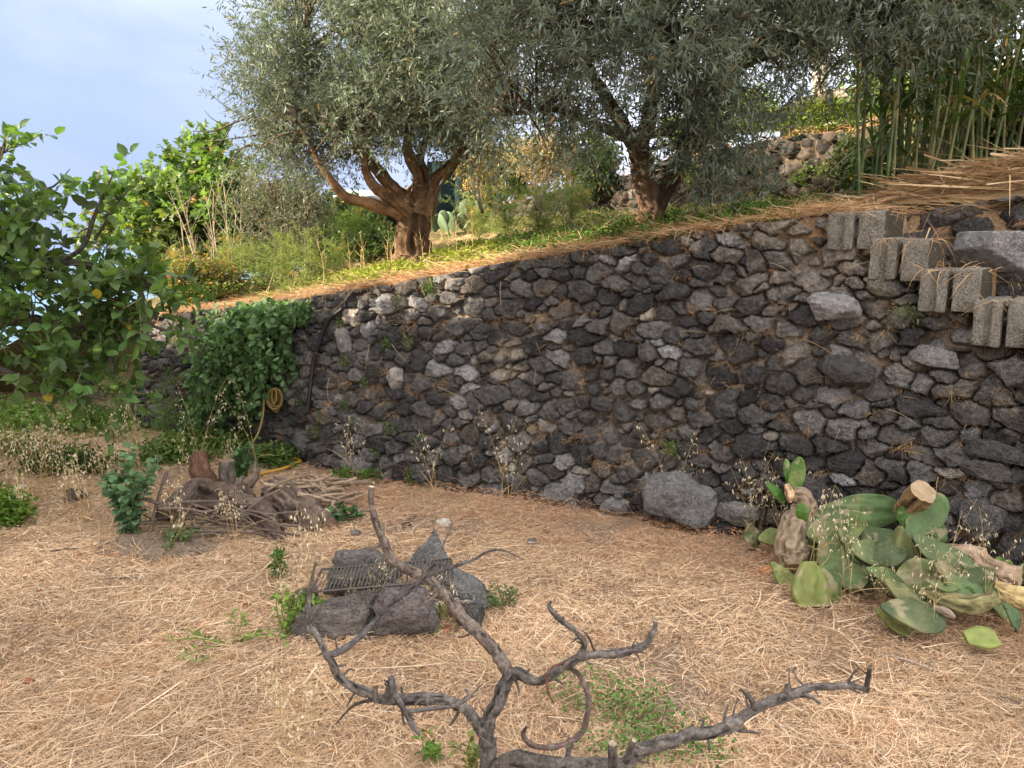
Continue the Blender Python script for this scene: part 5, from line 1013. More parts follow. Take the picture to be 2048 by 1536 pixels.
# ------------------------------------------------------------------ weeds, wild oats, fennel, straw
RE = np.random.default_rng(700)
def oat(seed, h, n, green=0.0):
    rg = np.random.default_rng(seed); t = thing('wild_oat', 'dry straw coloured wild oat with nodding pale spikelets', 'wild oat', (0, 0, 0), 'dry wild oats standing in the yard'); gs = Geo(); gl = Geo()
    for i in range(n):
        hh = h * rg.uniform(.7, 1.1); a = rg.uniform(0, 6.28); lean = rg.uniform(.05, .35) * hh; u = np.linspace(0, 1, 14); p = np.stack([np.cos(a) * lean * u ** 1.7 + rg.normal() * .015, np.sin(a) * lean * u ** 1.7 + rg.normal() * .015, hh * u * (1 - .10 * u)], -1)
        c = np.array([.50, .37, .19]) * rg.uniform(.75, 1.15) * (1 - green) + np.array([.26, .28, .10]) * green; tube(gs, p, np.linspace(.0016, .0007, 14), 4, c, caps=False)
        k = rg.integers(9, 16); f = rg.uniform(.52, 1.0, k); b = np.stack([np.interp(f, u, p[:, q]) for q in range(3)], -1); d = nrm(rg.normal(size=(k, 3)) * [1, 1, .3]); l = rg.uniform(.012, .055, k); e = b + d * l[:, None] + np.array([0, 0, -.012])
        blades(gs, b, d, l, np.full(k, .0009), np.tile([0, 0, -.012], (k, 1)), c, 2, rng=rg)
        for q in range(2): leaves(gl, e, nrm(np.array([0, 0, -1.0]) + rg.normal(size=(k, 3)) * .45), rdir(rg, k), rg.uniform(.016, .028, k), np.full(k, .0048), LEAF4, np.array([.78, .68, .50]) * rg.uniform(.75, 1.15, (k, 1)))
        m = rg.integers(1, 4); f = rg.uniform(.05, .5, m); b = np.stack([np.interp(f, u, p[:, q]) for q in range(3)], -1); blades(gs, b, rdir(rg, m) * [1, 1, .4] + [0, 0, .7], rg.uniform(.10, .25, m), np.full(m, .004), rg.normal(size=(m, 3)) * .06 + [0, 0, -.08], c, 4, rng=rg)
    obj('stem', gs, M['straw'], t, smooth=False); obj('foliage', gl, M['straw'], t, smooth=False); return t
OAT = [oat(710 + i, h, n, g_) for i, (h, n, g_) in enumerate(((.55, 3, 0), (.72, 2, 0), (.42, 4, 0), (.85, 2, .1), (.62, 5, .05), (.35, 3, 0)))]
spots = [(300, 1060, 0), (250, 1050, 2), (520, 960, 3), (700, 965, 0), (640, 915, 0), (868, 1003, 0), (1010, 1005, 1), (1022, 1012, 0), (1350, 1050, 1), (1382, 1052, 2), (1498, 1085, 0), (1525, 1078, 2), (1562, 1100, 0), (862, 1262, 2), (880, 1268, 5), (760, 1240, 2), (622, 1250, 4), (588, 1262, 2), (1700, 1235, 3), (1690, 1205, 1), (1852, 1268, 3), (1884, 1250, 1), (1842, 1272, 0), (1955, 1262, 1), (60, 995, 0), (100, 1012, 4), (132, 1003, 2), (22, 965, 1), (172, 1045, 0), (82, 920, 2), (402, 945, 1), (462, 955, 2), (350, 1075, 2), (470, 1100, 2), (200, 1000, 0), (700, 1240, 5), (1620, 1190, 4), (1760, 1240, 2), (2010, 1265, 1), (40, 1050, 5), (110, 960, 2), (280, 940, 5), (360, 1100, 5)]
spots += [(RE.uniform(-40, 420), RE.uniform(900, 1060), int(RE.integers(0, 6))) for _ in range(15)] + [(RE.uniform(560, 660), RE.uniform(1440, 1560), 2) for _ in range(3)]
used = set()
for px, py, k in spots:
    p = fz(gnd(px, py)); s = RE.uniform(.85, 1.15) * (.8 if py > 1200 else 1)
    if k not in used: used.add(k); OAT[k].location = tuple(p); OAT[k].rotation_euler = (0, 0, RE.uniform(0, 6.3))
    else: copy_thing(OAT[k], p, RE.uniform(0, 6.3), s)

def herb(name, label, cat, p, h, r, n, col, L, W, seed, tm=LEAF_OVATE, group=None, up=.8, stems=8, matn='herb', colj=.3, droop=.2, m=None, leafup=.5):
    """A leafy weed: stems fanning out of the ground with leaves along them."""
    rg = np.random.default_rng(seed); t = thing(name, label, cat, p, group); gs = Geo(); gl = Geo(); p = np.asarray(p, float)
    for i in range(stems):
        a = rg.uniform(0, 6.28); rr = r * math.sqrt(rg.random()); e = p + [math.cos(a) * rr, math.sin(a) * rr * .8, h * rg.uniform(.55, 1.0) * (1 - .3 * rr / max(r, .01))]; q = spline(np.array([p + rg.normal(size=3) * [.015, .015, 0], (p + e) / 2 + [0, 0, h * .12] + rg.normal(size=3) * .02, e]), 12); tube(gs, q, np.linspace(.0035, .0012, 12), 5, np.asarray(col) * .9 + [.03, .02, 0], caps=False)
        k = max(4, n // stems); u = np.clip(rg.beta(1.6, 1.1, k), .05, 1); b = np.stack([np.interp(u, np.linspace(0, 1, 12), q[:, w]) for w in range(3)], -1); d = nrm(rg.normal(size=(k, 3)) * [1, 1, .5] + [0, 0, leafup]); leaves(gl, b + d * .01, d, nrm(rg.normal(size=(k, 3)) * .5 + [0, 0, 1]), L * rg.uniform(.55, 1.15, k), W * rg.uniform(.6, 1.15, k), tm, np.asarray(col) * np.clip(1 + colj * rg.normal(size=(k, 1)), .4, 1.8))
    obj('stem', gs, M['herb'], t); obj('foliage', gl, M[matn], t); return t
def feather(name, label, cat, p, h, r, seed, col=(.20, .27, .09), stems=9, tufts=16, hair=26, group=None, gold=0.0):
    """Fennel: erect stems carrying plumes of hair-fine leaves."""
    rg = np.random.default_rng(seed); t = thing(name, label, cat, p, group); gs = Geo(); gl = Geo(); p = np.asarray(p, float)
    for i in range(stems):
        a = rg.uniform(0, 6.28); e = p + [math.cos(a) * r * rg.random(), math.sin(a) * r * rg.random() * .8, h * rg.uniform(.6, 1.05)]; q = spline(np.array([p + rg.normal(size=3) * [.03, .03, 0], (p + e) / 2 + rg.normal(size=3) * .02, e]), 10); tube(gs, q, np.linspace(.004, .0012, 10), 4, np.asarray(col) * rg.uniform(.8, 1.2), caps=False)
        for j in range(tufts):
            u = rg.beta(1.3, 1.2); b = np.array([np.interp(u, np.linspace(0, 1, 10), q[:, w]) for w in range(3)]); d0 = nrm(rg.normal(size=3) * [1, 1, .3] + [0, 0, .55]); l = rg.uniform(.10, .22); f = rg.uniform(.1, 1, hair); bb = b + d0 * l * f[:, None]; dd = nrm(d0 * .7 + rg.normal(size=(hair, 3)) * .7); c = np.asarray(col) * rg.uniform(.7, 1.3, (hair, 1))
            if rg.random() < gold: c = np.array([.48, .32, .10]) * rg.uniform(.7, 1.2, (hair, 1))
            blades(gl, bb, dd, rg.uniform(.03, .075, hair), np.full(hair, .0028), np.tile([0, 0, -.012], (hair, 1)), c, 2, rng=rg); blades(gs, [b], [d0], [l], [.003], [[0, 0, -.02]], np.asarray(col), 2, rng=rg)
    obj('stem', gs, M['herb'], t); obj('foliage', gl, M['herb'], t, smooth=False); return t
# terrace: fennel, dry stalks, grasses
FN = 'fennel growing along the edge of the olive terrace'
for i, (px, Y, h, r, gd_, lb_) in enumerate([(350, 8.0, .75, .30, .25, 'green and gold fennel plant at the far left of the terrace'), (395, 7.7, .35, .4, .15, 'low spreading fennel below the dry grey stalks'), (455, 7.6, .7, .28, .1, 'tall wispy fennel right of the dry grey stalks'),
      (520, 7.4, .55, .35, .05, 'bushy fennel above the green climber'), (575, 7.2, .6, .4, .0, 'bright feathery fennel right of the green climber'), (622, 7.0, .5, .35, .05, 'feathery fennel just left of the sunlit grass'), (690, 8.2, .75, .35, .0, 'rich green fennel before the little shed'), (735, 8.0, .65, .35, .05, 'rich green fennel beside the thick olive trunk'),
      (1010, 7.6, .45, .4, .05, 'pale wispy fennel in front of the left end of the lower wall'), (1080, 7.3, .5, .35, .03, 'pale wispy fennel halfway between the two olive trunks'), (1140, 7.4, .45, .3, .1, 'pale wispy fennel left of the second olive trunk'), (960, 8.0, .5, .35, .1, 'pale fennel beside the growing prickly pear'), (430, 8.3, .5, .5, .3, 'yellowing fennel behind the dry grey stalks'), (310, 7.6, .4, .35, .5, 'rust coloured dying fennel at the left end of the terrace')]):
    feather('fennel', lb_, 'fennel', terr_on(px, Y), h, r, 750 + i, (.20, .25, .085) if i not in (6, 7) else (.13, .20, .05), 9, 14, 24, FN, gd_)
def stalk(px, Y, h, seed, label, grp, col=(.45, .36, .27), nb=6, r=.006):
    rg = np.random.default_rng(seed); p = terr_on(px, Y); g = Geo(); e = p + [rg.normal() * .10 * h, rg.normal() * .08 * h, h]; q = spline(np.array([p, (p + e) / 2 + rg.normal(size=3) * .03 * h, e]), 20); tube(g, q, np.linspace(r, r * .35, 20), 6, col, .1, 80, seed, caps=False)
    for j in range(nb):
        u = rg.uniform(.35, .98); b = np.array([np.interp(u, np.linspace(0, 1, 20), q[:, w]) for w in range(3)]); d = nrm(rg.normal(size=3) * [1, .8, .2] + [0, 0, 1.3]); l = h * rg.uniform(.10, .28); tube(g, spline(np.array([b, b + d * l * .5 + [0, 0, .01], b + d * l + [0, 0, .03]]), 6), np.linspace(r * .5, r * .2, 6), 4, col, caps=False)
    tag(obj('dry_stalk', g, M['deadwood'], loc=p), label, 'dry stalk', grp)
for i in range(12): stalk(RE.uniform(375, 480), RE.uniform(7.7, 8.4), RE.uniform(.75, 1.35), 770 + i, 'tall dead grey fennel stalk standing before the fig tree', 'dead fennel stalks before the fig tree', (.46, .37, .29) if i % 3 else (.34, .25, .20))
for i in range(3): stalk(322 + i * 13, 7.9 + .1 * i, 1.35, 785 + i, 'slender pale green stalk leaning left at the far end of the terrace', 'pale green stalks at the far left', (.40, .42, .20), 5, .005)
for i in range(8): stalk(RE.uniform(575, 640), RE.uniform(8.2, 8.8), RE.uniform(.7, 1.1), 790 + i, 'thin pale dead stalk in front of the dark gap left of the sunlit olive', 'pale dead stalks before the shed', (.52, .42, .34), 7, .005)
for i in range(12): stalk(RE.uniform(640, 960), RE.uniform(6.0, 6.6), RE.uniform(.22, .5), 800 + i, 'short dry weed stalk with tiny seed heads in the sunlit grass', 'dry weed stalks in the sunlit grass', (.50, .37, .19), 6, .003)
bush('bramble', 'rusty green bramble patch on the terrace above the far end of the wall', 'bramble', 420, 570, 7.3, 95, 45, .4, 700, (.14, .15, .05), 820, .035, .024, base=terr_on(420, 7.3), odd=.22, oddcol=(.32, .15, .06), up=.8, m=7)
bush('bramble', 'dark bramble patch beside the roots of the thick olive trunk', 'bramble', 745, 500, 7.6, 60, 38, .4, 380, (.055, .09, .03), 821, .045, .03, base=terr_on(745, 7.6), up=.8)
# ground cover
def carpet(name, label_kind, spots, n, col, L, W, h, on, seed, tm=LEAF_OVATE, colj=.3):
    rg = np.random.default_rng(seed); g = Geo()
    for (px, py, rx, ry, w, cl) in spots:
        k = int(n * w); a = rg.uniform(0, 6.28, k); r = np.sqrt(rg.random(k)) * (1 + .3 * rg.normal(size=k)); P = np.array([on(px + rx * r[i] * math.cos(a[i]), py + ry * r[i] * math.sin(a[i])) for i in range(k)]); P[:, 2] += rg.random(k) ** 1.4 * h * (1 + .8 * n2(P[:, 0], P[:, 1], 3, 2, seed)); d = nrm(rg.normal(size=(k, 3)) * [1, 1, .5] + [0, 0, .25])
        leaves(g, P, d, nrm(rg.normal(size=(k, 3)) * .45 + [0, 0, 1]), L * rg.uniform(.6, 1.3, k), W * rg.uniform(.6, 1.3, k), tm, np.asarray(cl if cl else col) * np.clip(1 + colj * rg.normal(size=(k, 1)), .4, 1.8))
    return tag(obj(name, g, M['herb']), kind='stuff')
fg = lambda px, py: fz(gnd(px, py))
YL = (.24, .28, .05)
carpet('terrace_ground_cover', 0, [(1200, 478, 140, 14, 1.2, None), (1050, 500, 70, 12, .8, None), (1430, 438, 120, 12, 1.0, None), (1330, 452, 120, 10, .9, None), (900, 522, 70, 12, .9, YL), (800, 545, 60, 9, .7, YL), (720, 562, 50, 9, .7, YL), (960, 505, 50, 10, .6, YL), (1050, 455, 120, 22, .8, (.13, .17, .055)), (1180, 440, 80, 16, .5, (.11, .15, .05)), (1540, 425, 60, 8, .5, (.08, .13, .03)), (640, 575, 60, 12, .5, (.20, .24, .07)), (480, 590, 120, 16, 1.0, (.15, .19, .06))], 2600, (.085, .145, .03), .030, .020, .07, terr_px, 840)
carpet('upper_ground_cover', 0, [(1600, 242, 110, 16, 1.0, None), (1500, 262, 60, 10, .4, None), (1680, 228, 60, 14, .6, None)], 3500, (.19, .24, .06), .05, .022, .12, up_px, 841)
carpet('yard_ground_cover', 0, [(350, 922, 85, 13, .8, None), (420, 893, 60, 9, .7, None), (540, 930, 50, 8, .4, None), (130, 935, 80, 16, 1.0, (.055, .095, .025)), (100, 862, 150, 14, 1.2, (.11, .19, .04)), (250, 835, 90, 12, .8, (.11, .19, .04)), (20, 1040, 40, 22, .5, (.12, .2, .035)), (470, 905, 40, 10, .4, None), (60, 905, 90, 9, .5, (.14, .17, .06)), (0, 830, 160, 24, 1.4, (.10, .17, .04))], 1500, (.105, .165, .042), .045, .026, .13, fg, 842)
carpet('clover_patch', 0, [(1270, 1440, 70, 40, .9, None), (1200, 1420, 60, 50, .5, None), (1330, 1500, 110, 40, 1.0, None), (1250, 1530, 90, 30, .7, None), (1130, 1410, 40, 40, .25, None), (1400, 1530, 70, 20, .4, None)], 420, (.12, .20, .06), .0125, .011, .10, fg, 843, LEAF_ROUND)
# individual weeds of the yard
herb('mallow', 'tall blue green leafy mallow at the left of the wood pile', 'weed', fg(262, 1078), .62, .24, 480, (.105, .185, .095), .048, .042, 860, LEAF_ROUND, None, stems=16, leafup=.2)
herb('mallow', 'blue green leafy mallow behind the wood pile near the hose', 'weed', fg(478, 955), .34, .2, 200, (.11, .19, .09), .05, .045, 861, LEAF_ROUND, None, stems=9, leafup=.2)
herb('mallow', 'small blue green mallow right of the pale stick heap', 'weed', fg(690, 1040), .12, .12, 60, (.085, .16, .075), .05, .045, 862, LEAF_ROUND, None, stems=5, leafup=.1)
herb('weed', 'grey green low weed on the earth mound before the wood pile', 'weed', fg(350, 1102), .16, .15, 240, (.14, .19, .085), .03, .016, 863, stems=10)
herb('weed', 'upright dark green weed on the straw between wood pile and fire pit', 'weed', fg(562, 1160), .20, .05, 150, (.09, .17, .05), .04, .012, 864, stems=5)
herb('weed', 'bright green weed at the left corner of the fire pit', 'weed', fg(578, 1268), .22, .14, 200, (.15, .25, .05), .035, .018, 865, stems=9)
herb('weed', 'trailing green weed creeping left over the straw from the fire pit', 'weed', fg(470, 1290), .07, .34, 120, (.15, .24, .06), .03, .012, 866, stems=8)
herb('weed', 'grey green weed on the straw right of the fire pit', 'weed', fg(1000, 1215), .13, .12, 130, (.11, .16, .07), .03, .014, 867, stems=8)
herb('weed', 'green weed with a yellow flower in front of the fire pit stones', 'weed', fg(870, 1268), .24, .08, 160, (.10, .18, .05), .05, .007, 868, LEAF4, stems=7)
herb('weed', 'reddish stemmed weed by the bare tree trunk', 'weed', fg(940, 1560), .22, .06, 60, (.16, .19, .06), .03, .018, 869, stems=4)
herb('weed', 'small light green weed by the foot of the bare tree', 'weed', fg(850, 1530), .14, .05, 40, (.13, .24, .05), .03, .02, 870, stems=3)
herb('weed', 'round bright green weed at the foot of the wall left of the climber', 'weed', fg(372, 868), .30, .17, 520, (.10, .21, .04), .05, .012, 871, LEAF4, stems=18)
herb('weed', 'leafy green plant by the left edge of the yard', 'weed', fg(5, 1065), .25, .16, 160, (.12, .22, .04), .05, .03, 872, stems=8)
feather('fennel', 'airy fennel standing in the yard below the persimmon branches', 'fennel', fg(236, 878), .62, .16, 873, (.15, .23, .075), 6, 14, 24); feather('fennel', 'airy grey green fennel before the far end of the wall', 'fennel', fg(335, 880), .55, .12, 874, (.16, .22, .09), 5, 14, 24)
feather('fennel', 'low green fennel on the steps behind the persimmon', 'fennel', fg(190, 860), .45, .2, 875, (.13, .21, .06), 7, 14, 24)
for i, (px, py) in enumerate(((735, 965), (823, 968), (565, 925), (690, 965), (585, 918))): herb('weed', 'small green weed rooted at the foot of the lava wall', 'weed', fg(px, py), .14, .10, 130, (.095, .18, .04), .035, .014, 880 + i, group='green weeds along the foot of the wall', stems=9)
# plants rooted in the wall face
def wall_tuft(px, py, h, seed, col, label, grp, n=60, L=.03, W=.010, matn='herb', up=.3):
    s, z = wall_px(px, py); p = wall_face(s, z, .03); rg = np.random.default_rng(seed); g = Geo(); k = n; d = nrm(rg.normal(size=(k, 3)) * .8 + [-.3, -.7, up]); l = h * rg.uniform(.3, 1.0, k); blades(g, p + rg.normal(size=(k, 3)) * [.02, .01, .01], d, l, np.full(k, .0018), np.tile([0, 0, -.25 * h], (k, 1)), col, 3, rng=rg); b = p + d * l[:, None] * .8 + [0, 0, -.12 * h]
    leaves(g, b, nrm(d + rg.normal(size=(k, 3)) * .5), rdir(rg, k), L * rg.uniform(.5, 1.1, k), W * rg.uniform(.6, 1.1, k), LEAF4, np.asarray(col) * rg.uniform(.6, 1.4, (k, 1))); tag(obj('weed_bush', g, M[matn], loc=p), label, 'weed', grp)
wall_tuft(1820, 622, .11, 900, (.17, .21, .10), 'grey green tuft under the third concrete block', None, 110); wall_tuft(1345, 890, .09, 901, (.17, .22, .08), 'pale green tuft low in the middle of the wall', None, 80); wall_tuft(868, 570, .10, 902, (.06, .12, .03), 'dark green fern high on the wall below the sunlit olive', None, 90)
for i, (px, py) in enumerate(((780, 685), (825, 682), (740, 760), (655, 830), (700, 800), (785, 850), (720, 840), (615, 800), (640, 860), (760, 900), (845, 880), (700, 720), (810, 600), (690, 645), (320, 700), (350, 740), (380, 720), (330, 780), (420, 690), (390, 800), (360, 680), (440, 660))): wall_tuft(px, py, RE.uniform(.05, .10), 910 + i, (.12, .17, .06), 'small green weed growing from a joint in the left half of the lava wall', 'green weeds in the joints of the wall', 50)
for i in range(26):
    px = RE.uniform(1340, 2000); py = 415 - (px - 1450) * .04 - RE.uniform(5, 75); p = w2_face(px, py); rg = np.random.default_rng(940 + i); k = 70; g = Geo(); h = RE.uniform(.08, .2); d = nrm(rg.normal(size=(k, 3)) * .8 + [-.2, -.6, .3]); leaves(g, p + d * (h * rg.random((k, 1))), nrm(rg.normal(size=(k, 3))), nrm(rg.normal(size=(k, 3)) * .6 + [0, -.5, .8]), rg.uniform(.02, .045, k), rg.uniform(.012, .028, k), LEAF_OVATE, np.array([.13, .19, .05]) * rg.uniform(.6, 1.4, (k, 1))); tag(obj('weed_bush', g, M['herb'], loc=p), 'bushy green weed clinging to the lower brown wall behind the olives', 'weed', 'green weeds on the lower brown wall')
# rusty dead tufts in the joints: countless, one object
g = Geo(); rg = np.random.default_rng(960)
for i in range(430):
    s, z = rg.uniform(.2, WL - .4), rg.uniform(.1, 1.75)
    if z > wall_top(s) - .03: continue
    p = wall_face(s, z, .012 + rg.uniform(0, .02)); k = rg.integers(8, 34); h = rg.uniform(.025, .075); c = np.array([.34, .19, .10]) if rg.random() < .5 else np.array([.44, .29, .15]); d = nrm(rg.normal(size=(k, 3)) * [1, .7, .8] + [-.25, -.5, -.1]); blades(g, p + rg.normal(size=(k, 3)) * [.03, .008, .012], d, h * rg.uniform(.4, 1.2, k), np.full(k, .0022), rg.normal(size=(k, 3)) * .02 + [0, 0, -.02], c * rg.uniform(.5, 1.3, (k, 1)), 2, rng=rg)
for i in range(150):                                     # long dry stems hanging over the face
    s, z = rg.uniform(1.5, WL - .4), rg.uniform(.2, 1.8); z = min(z, wall_top(s)); p = wall_face(s, z, .03); blades(g, [p], [[rg.normal() * .6, -.5, rg.uniform(-.6, .8)]], [rg.uniform(.08, .25)], [.0024], [[rg.normal() * .05, -.02, -.08]], np.array([.52, .38, .22]) * rg.uniform(.6, 1.1), 4, rng=rg)
tag(obj('dead_wall_moss', g, M['straw'], smooth=False), kind='stuff')

# ---- straw: the cut grass that covers the yard
rg = np.random.default_rng(1000)
def scatter_field(n1, n2_):
    px = rg.uniform(-500, 2550, n1); py = 842 + 760 * rg.random(n1) ** .85; u = (px - 1024) / FP; v = (768 - py) / FP; t = H / (_st - v * _ct); X = u * t; Y = (_ct + v * _st) * t
    x2 = rg.uniform(-6.2, 3.6, n2_); y2 = rg.uniform(1.3, 8.3, n2_); X = np.concatenate([X, x2]); Y = np.concatenate([Y, y2]); ok = (Y > .9) & (Y < 8.6) & (np.abs(X) < 7)
    lim = np.interp(X, WB[:, 0], WB[:, 1], left=9.5); ok &= (Y < lim - .02) | (X < WB[0, 0]); X, Y = X[ok], Y[ok]; den = .14 + .86 * sstep(-.35, .2, n2(X, Y, 2.1, 4, 1003)); den = den * (1 - .75 * sstep(.34, .5, n2(X, Y, 1.9, 3, 31))); k = rg.random(len(X)) < den; return X[k], Y[k]
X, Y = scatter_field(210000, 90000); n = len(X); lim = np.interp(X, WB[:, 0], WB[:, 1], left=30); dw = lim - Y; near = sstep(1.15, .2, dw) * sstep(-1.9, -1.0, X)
ang = 2.2 * n2(X, Y, .8, 2, 1001) * 1.6 + rg.normal(size=n) * 1.25 + .5; pit = np.abs(rg.normal(size=n)) * .16 + .02; d = np.stack([np.cos(ang) * np.cos(pit), np.sin(ang) * np.cos(pit), np.sin(pit)], -1)
L = np.exp(rg.normal(-2.95, .62, n)) * (1 - .35 * near); L = np.minimum(L, .26); W = rg.uniform(.0011, .0027, n) * (1 + .10 * np.maximum(Y - 2.5, 0)); z = field_z(X, Y) + rg.random(n) ** 2 * .028 + near * .07 * rg.random(n)
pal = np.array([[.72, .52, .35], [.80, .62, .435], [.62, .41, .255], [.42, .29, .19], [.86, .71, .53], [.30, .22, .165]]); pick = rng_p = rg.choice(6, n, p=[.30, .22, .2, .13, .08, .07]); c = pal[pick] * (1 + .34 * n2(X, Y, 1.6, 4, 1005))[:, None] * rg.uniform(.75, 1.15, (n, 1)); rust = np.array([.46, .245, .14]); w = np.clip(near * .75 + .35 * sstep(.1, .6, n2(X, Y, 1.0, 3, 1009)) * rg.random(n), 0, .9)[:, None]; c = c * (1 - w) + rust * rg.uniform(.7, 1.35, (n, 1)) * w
g = Geo(); blades(g, np.stack([X, Y, z], -1), d, L, W, np.stack([rg.normal(size=n) * .35, rg.normal(size=n) * .35, -.25 * np.sin(pit) - .05], -1) * L[:, None], c, 3, nrm(np.cross(d, np.array([0, 0, 1.0]) + .5 * rg.normal(size=(n, 3)))))
# chaff: short chopped bits that cover everything in between
X, Y = scatter_field(5, 5); px = rg.uniform(-400, 2450, 190000); py = 842 + 740 * rg.random(190000); t = H / (_st - (768 - py) / FP * _ct); X = (px - 1024) / FP * t; Y = (_ct + (768 - py) / FP * _st) * t; lim = np.interp(X, WB[:, 0], WB[:, 1], left=9.5); ok = (Y < lim - .02) & (Y < 8.6) & (rg.random(len(X)) > .7 * sstep(.34, .5, n2(X, Y, 1.9, 3, 31))); X, Y = X[ok], Y[ok]; n = len(X)
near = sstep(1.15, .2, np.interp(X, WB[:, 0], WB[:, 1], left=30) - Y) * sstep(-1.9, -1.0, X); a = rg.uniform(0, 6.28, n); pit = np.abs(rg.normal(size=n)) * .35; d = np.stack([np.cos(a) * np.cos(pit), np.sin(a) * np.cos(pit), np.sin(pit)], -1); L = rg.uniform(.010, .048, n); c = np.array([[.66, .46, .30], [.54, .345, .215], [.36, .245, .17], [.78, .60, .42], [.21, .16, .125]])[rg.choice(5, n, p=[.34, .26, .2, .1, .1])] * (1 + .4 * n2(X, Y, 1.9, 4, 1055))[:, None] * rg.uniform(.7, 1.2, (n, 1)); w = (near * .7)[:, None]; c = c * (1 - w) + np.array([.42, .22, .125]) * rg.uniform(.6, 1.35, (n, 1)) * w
blades(g, np.stack([X, Y, field_z(X, Y) + rg.random(n) * .010 + near * .05 * rg.random(n)], -1), d, L, rg.uniform(.0016, .0042, n) * (1 + .10 * np.maximum(Y - 2.5, 0)), rg.normal(size=(n, 3)) * .15 * L[:, None], np.clip(c, .03, .9), 2, rng=rg)
# broad pale reed leaves and stems lying about
m = 170; X, Y = scatter_field(m * 2, 10); m = len(X); a = rg.uniform(0, 6.28, m); d = np.stack([np.cos(a), np.sin(a), np.full(m, .05)], -1); L = rg.uniform(.08, .3, m); blades(g, np.stack([X, Y, field_z(X, Y) + .02], -1), d, L, rg.uniform(.003, .008, m), np.stack([rg.normal(size=m) * .1, rg.normal(size=m) * .1, np.full(m, -.02)], -1), np.array([.80, .64, .45]) * rg.uniform(.6, 1.1, (m, 1)), 5, nrm(np.cross(d, [0, 0, 1.0]) + .3 * rg.normal(size=(m, 3))))
# stubble tufts
T_ = 420; X, Y = scatter_field(T_, T_); T_ = len(X)
for i in range(T_):
    k = rg.integers(14, 46); h = rg.uniform(.025, .10) * (1.5 if rg.random() < .15 else 1); p = np.array([X[i], Y[i], field_z(X[i], Y[i])]); dd = nrm(rg.normal(size=(k, 3)) * [.7, .7, .2] + [0, 0, 1]); cc = np.array([.60, .37, .20]) if rg.random() < .6 else np.array([.72, .55, .36]); blades(g, p + rg.normal(size=(k, 3)) * [.018, .018, 0], dd, h * rg.uniform(.4, 1.2, k), np.full(k, .0022), rg.normal(size=(k, 3)) * [.03, .03, .0] + [0, 0, -.01], cc * rg.uniform(.6, 1.2, (k, 1)), 2, rng=rg)
tag(obj('straw_litter', g, M['straw'], smooth=False), kind='stuff')

# ---- dry grass and needles on the terrace
g = Geo(); n = 42000; a = rg.random(n); b = rg.random(n) ** 1.9 * .95; P = terrace_pt(a, b); e = sstep(.10, .0, b); keep = rg.random(n) < np.clip(.35 + .65 * e + .4 * n2(P[:, 0], P[:, 1], 1.5, 2, 1020), 0, 1); P = P[keep]; e = e[keep]; n = len(P); ang = rg.uniform(0, 6.28, n); pit = np.abs(rg.normal(size=n)) * (.25 + .5 * (1 - e)); d = np.stack([np.cos(ang) * np.cos(pit), np.sin(ang) * np.cos(pit), np.sin(pit)], -1); L = np.exp(rg.normal(-2.4, .5, n)); P[:, 2] += rg.random(n) * .04; c = np.where((rg.random(n) < .55 * e + .2)[:, None], np.array([.46, .27, .14]), np.array([.60, .44, .26])) * rg.uniform(.6, 1.2, (n, 1)); gr_ = rg.random(n) < .45 * (1 - e); c[gr_] = np.array([.17, .21, .06]) * rg.uniform(.7, 1.4, (gr_.sum(), 1))
blades(g, P, d, L, rg.uniform(.002, .0045, n), np.stack([rg.normal(size=n) * .4, rg.normal(size=n) * .4, -.3 * np.sin(pit)], -1) * L[:, None], c, 3, rng=rg)
m = 9000; s = rg.uniform(0, WL, m); P = wall_face(s, wall_top(s) + .015, rg.uniform(-.15, .03, m)); P[:, 2] += rg.random(m) * .03; keep = rg.random(m) < np.clip(.45 + 1.1 * n2(s, s * 0, 3, 3, 1040), .05, 1)
keep &= ~(s > stair_s[0] - .02)
P = P[keep]; m = len(P); d = nrm(np.stack([rg.normal(size=m) * .9, -.25 + rg.normal(size=m) * .6, rg.normal(size=m) * .25], -1)); L = rg.uniform(.04, .16, m); blades(g, P, d, L, np.full(m, .0026), np.stack([0 * L, -.15 * L, -rg.uniform(.1, .6, m) * L], -1), np.where(rg.random((m, 1)) < .6, np.array([.44, .27, .15]), np.array([.58, .43, .27])) * rg.uniform(.55, 1.15, (m, 1)), 3, rng=rg)
# upper terrace
m = 6000; ii = rg.integers(0, 119, m); P = np.stack([np.interp(rg.random(m) * 0 + u_, np.arange(120), P3[:, 3, k]) for k, u_ in ((0, ii), (1, ii), (2, ii))], -1) + rg.normal(size=(m, 3)) * [.25, .25, .0]; P[:, 2] += .01; blades(g, P, nrm(rg.normal(size=(m, 3)) * [1, 1, .3] + [0, 0, .3]), rg.uniform(.05, .2, m), np.full(m, .004), np.tile([0, 0, -.03], (m, 1)), np.array([.5, .3, .15]) * rg.uniform(.6, 1.3, (m, 1)), 2, rng=rg)
tag(obj('dry_terrace_grass', g, M['straw'], smooth=False), kind='stuff')

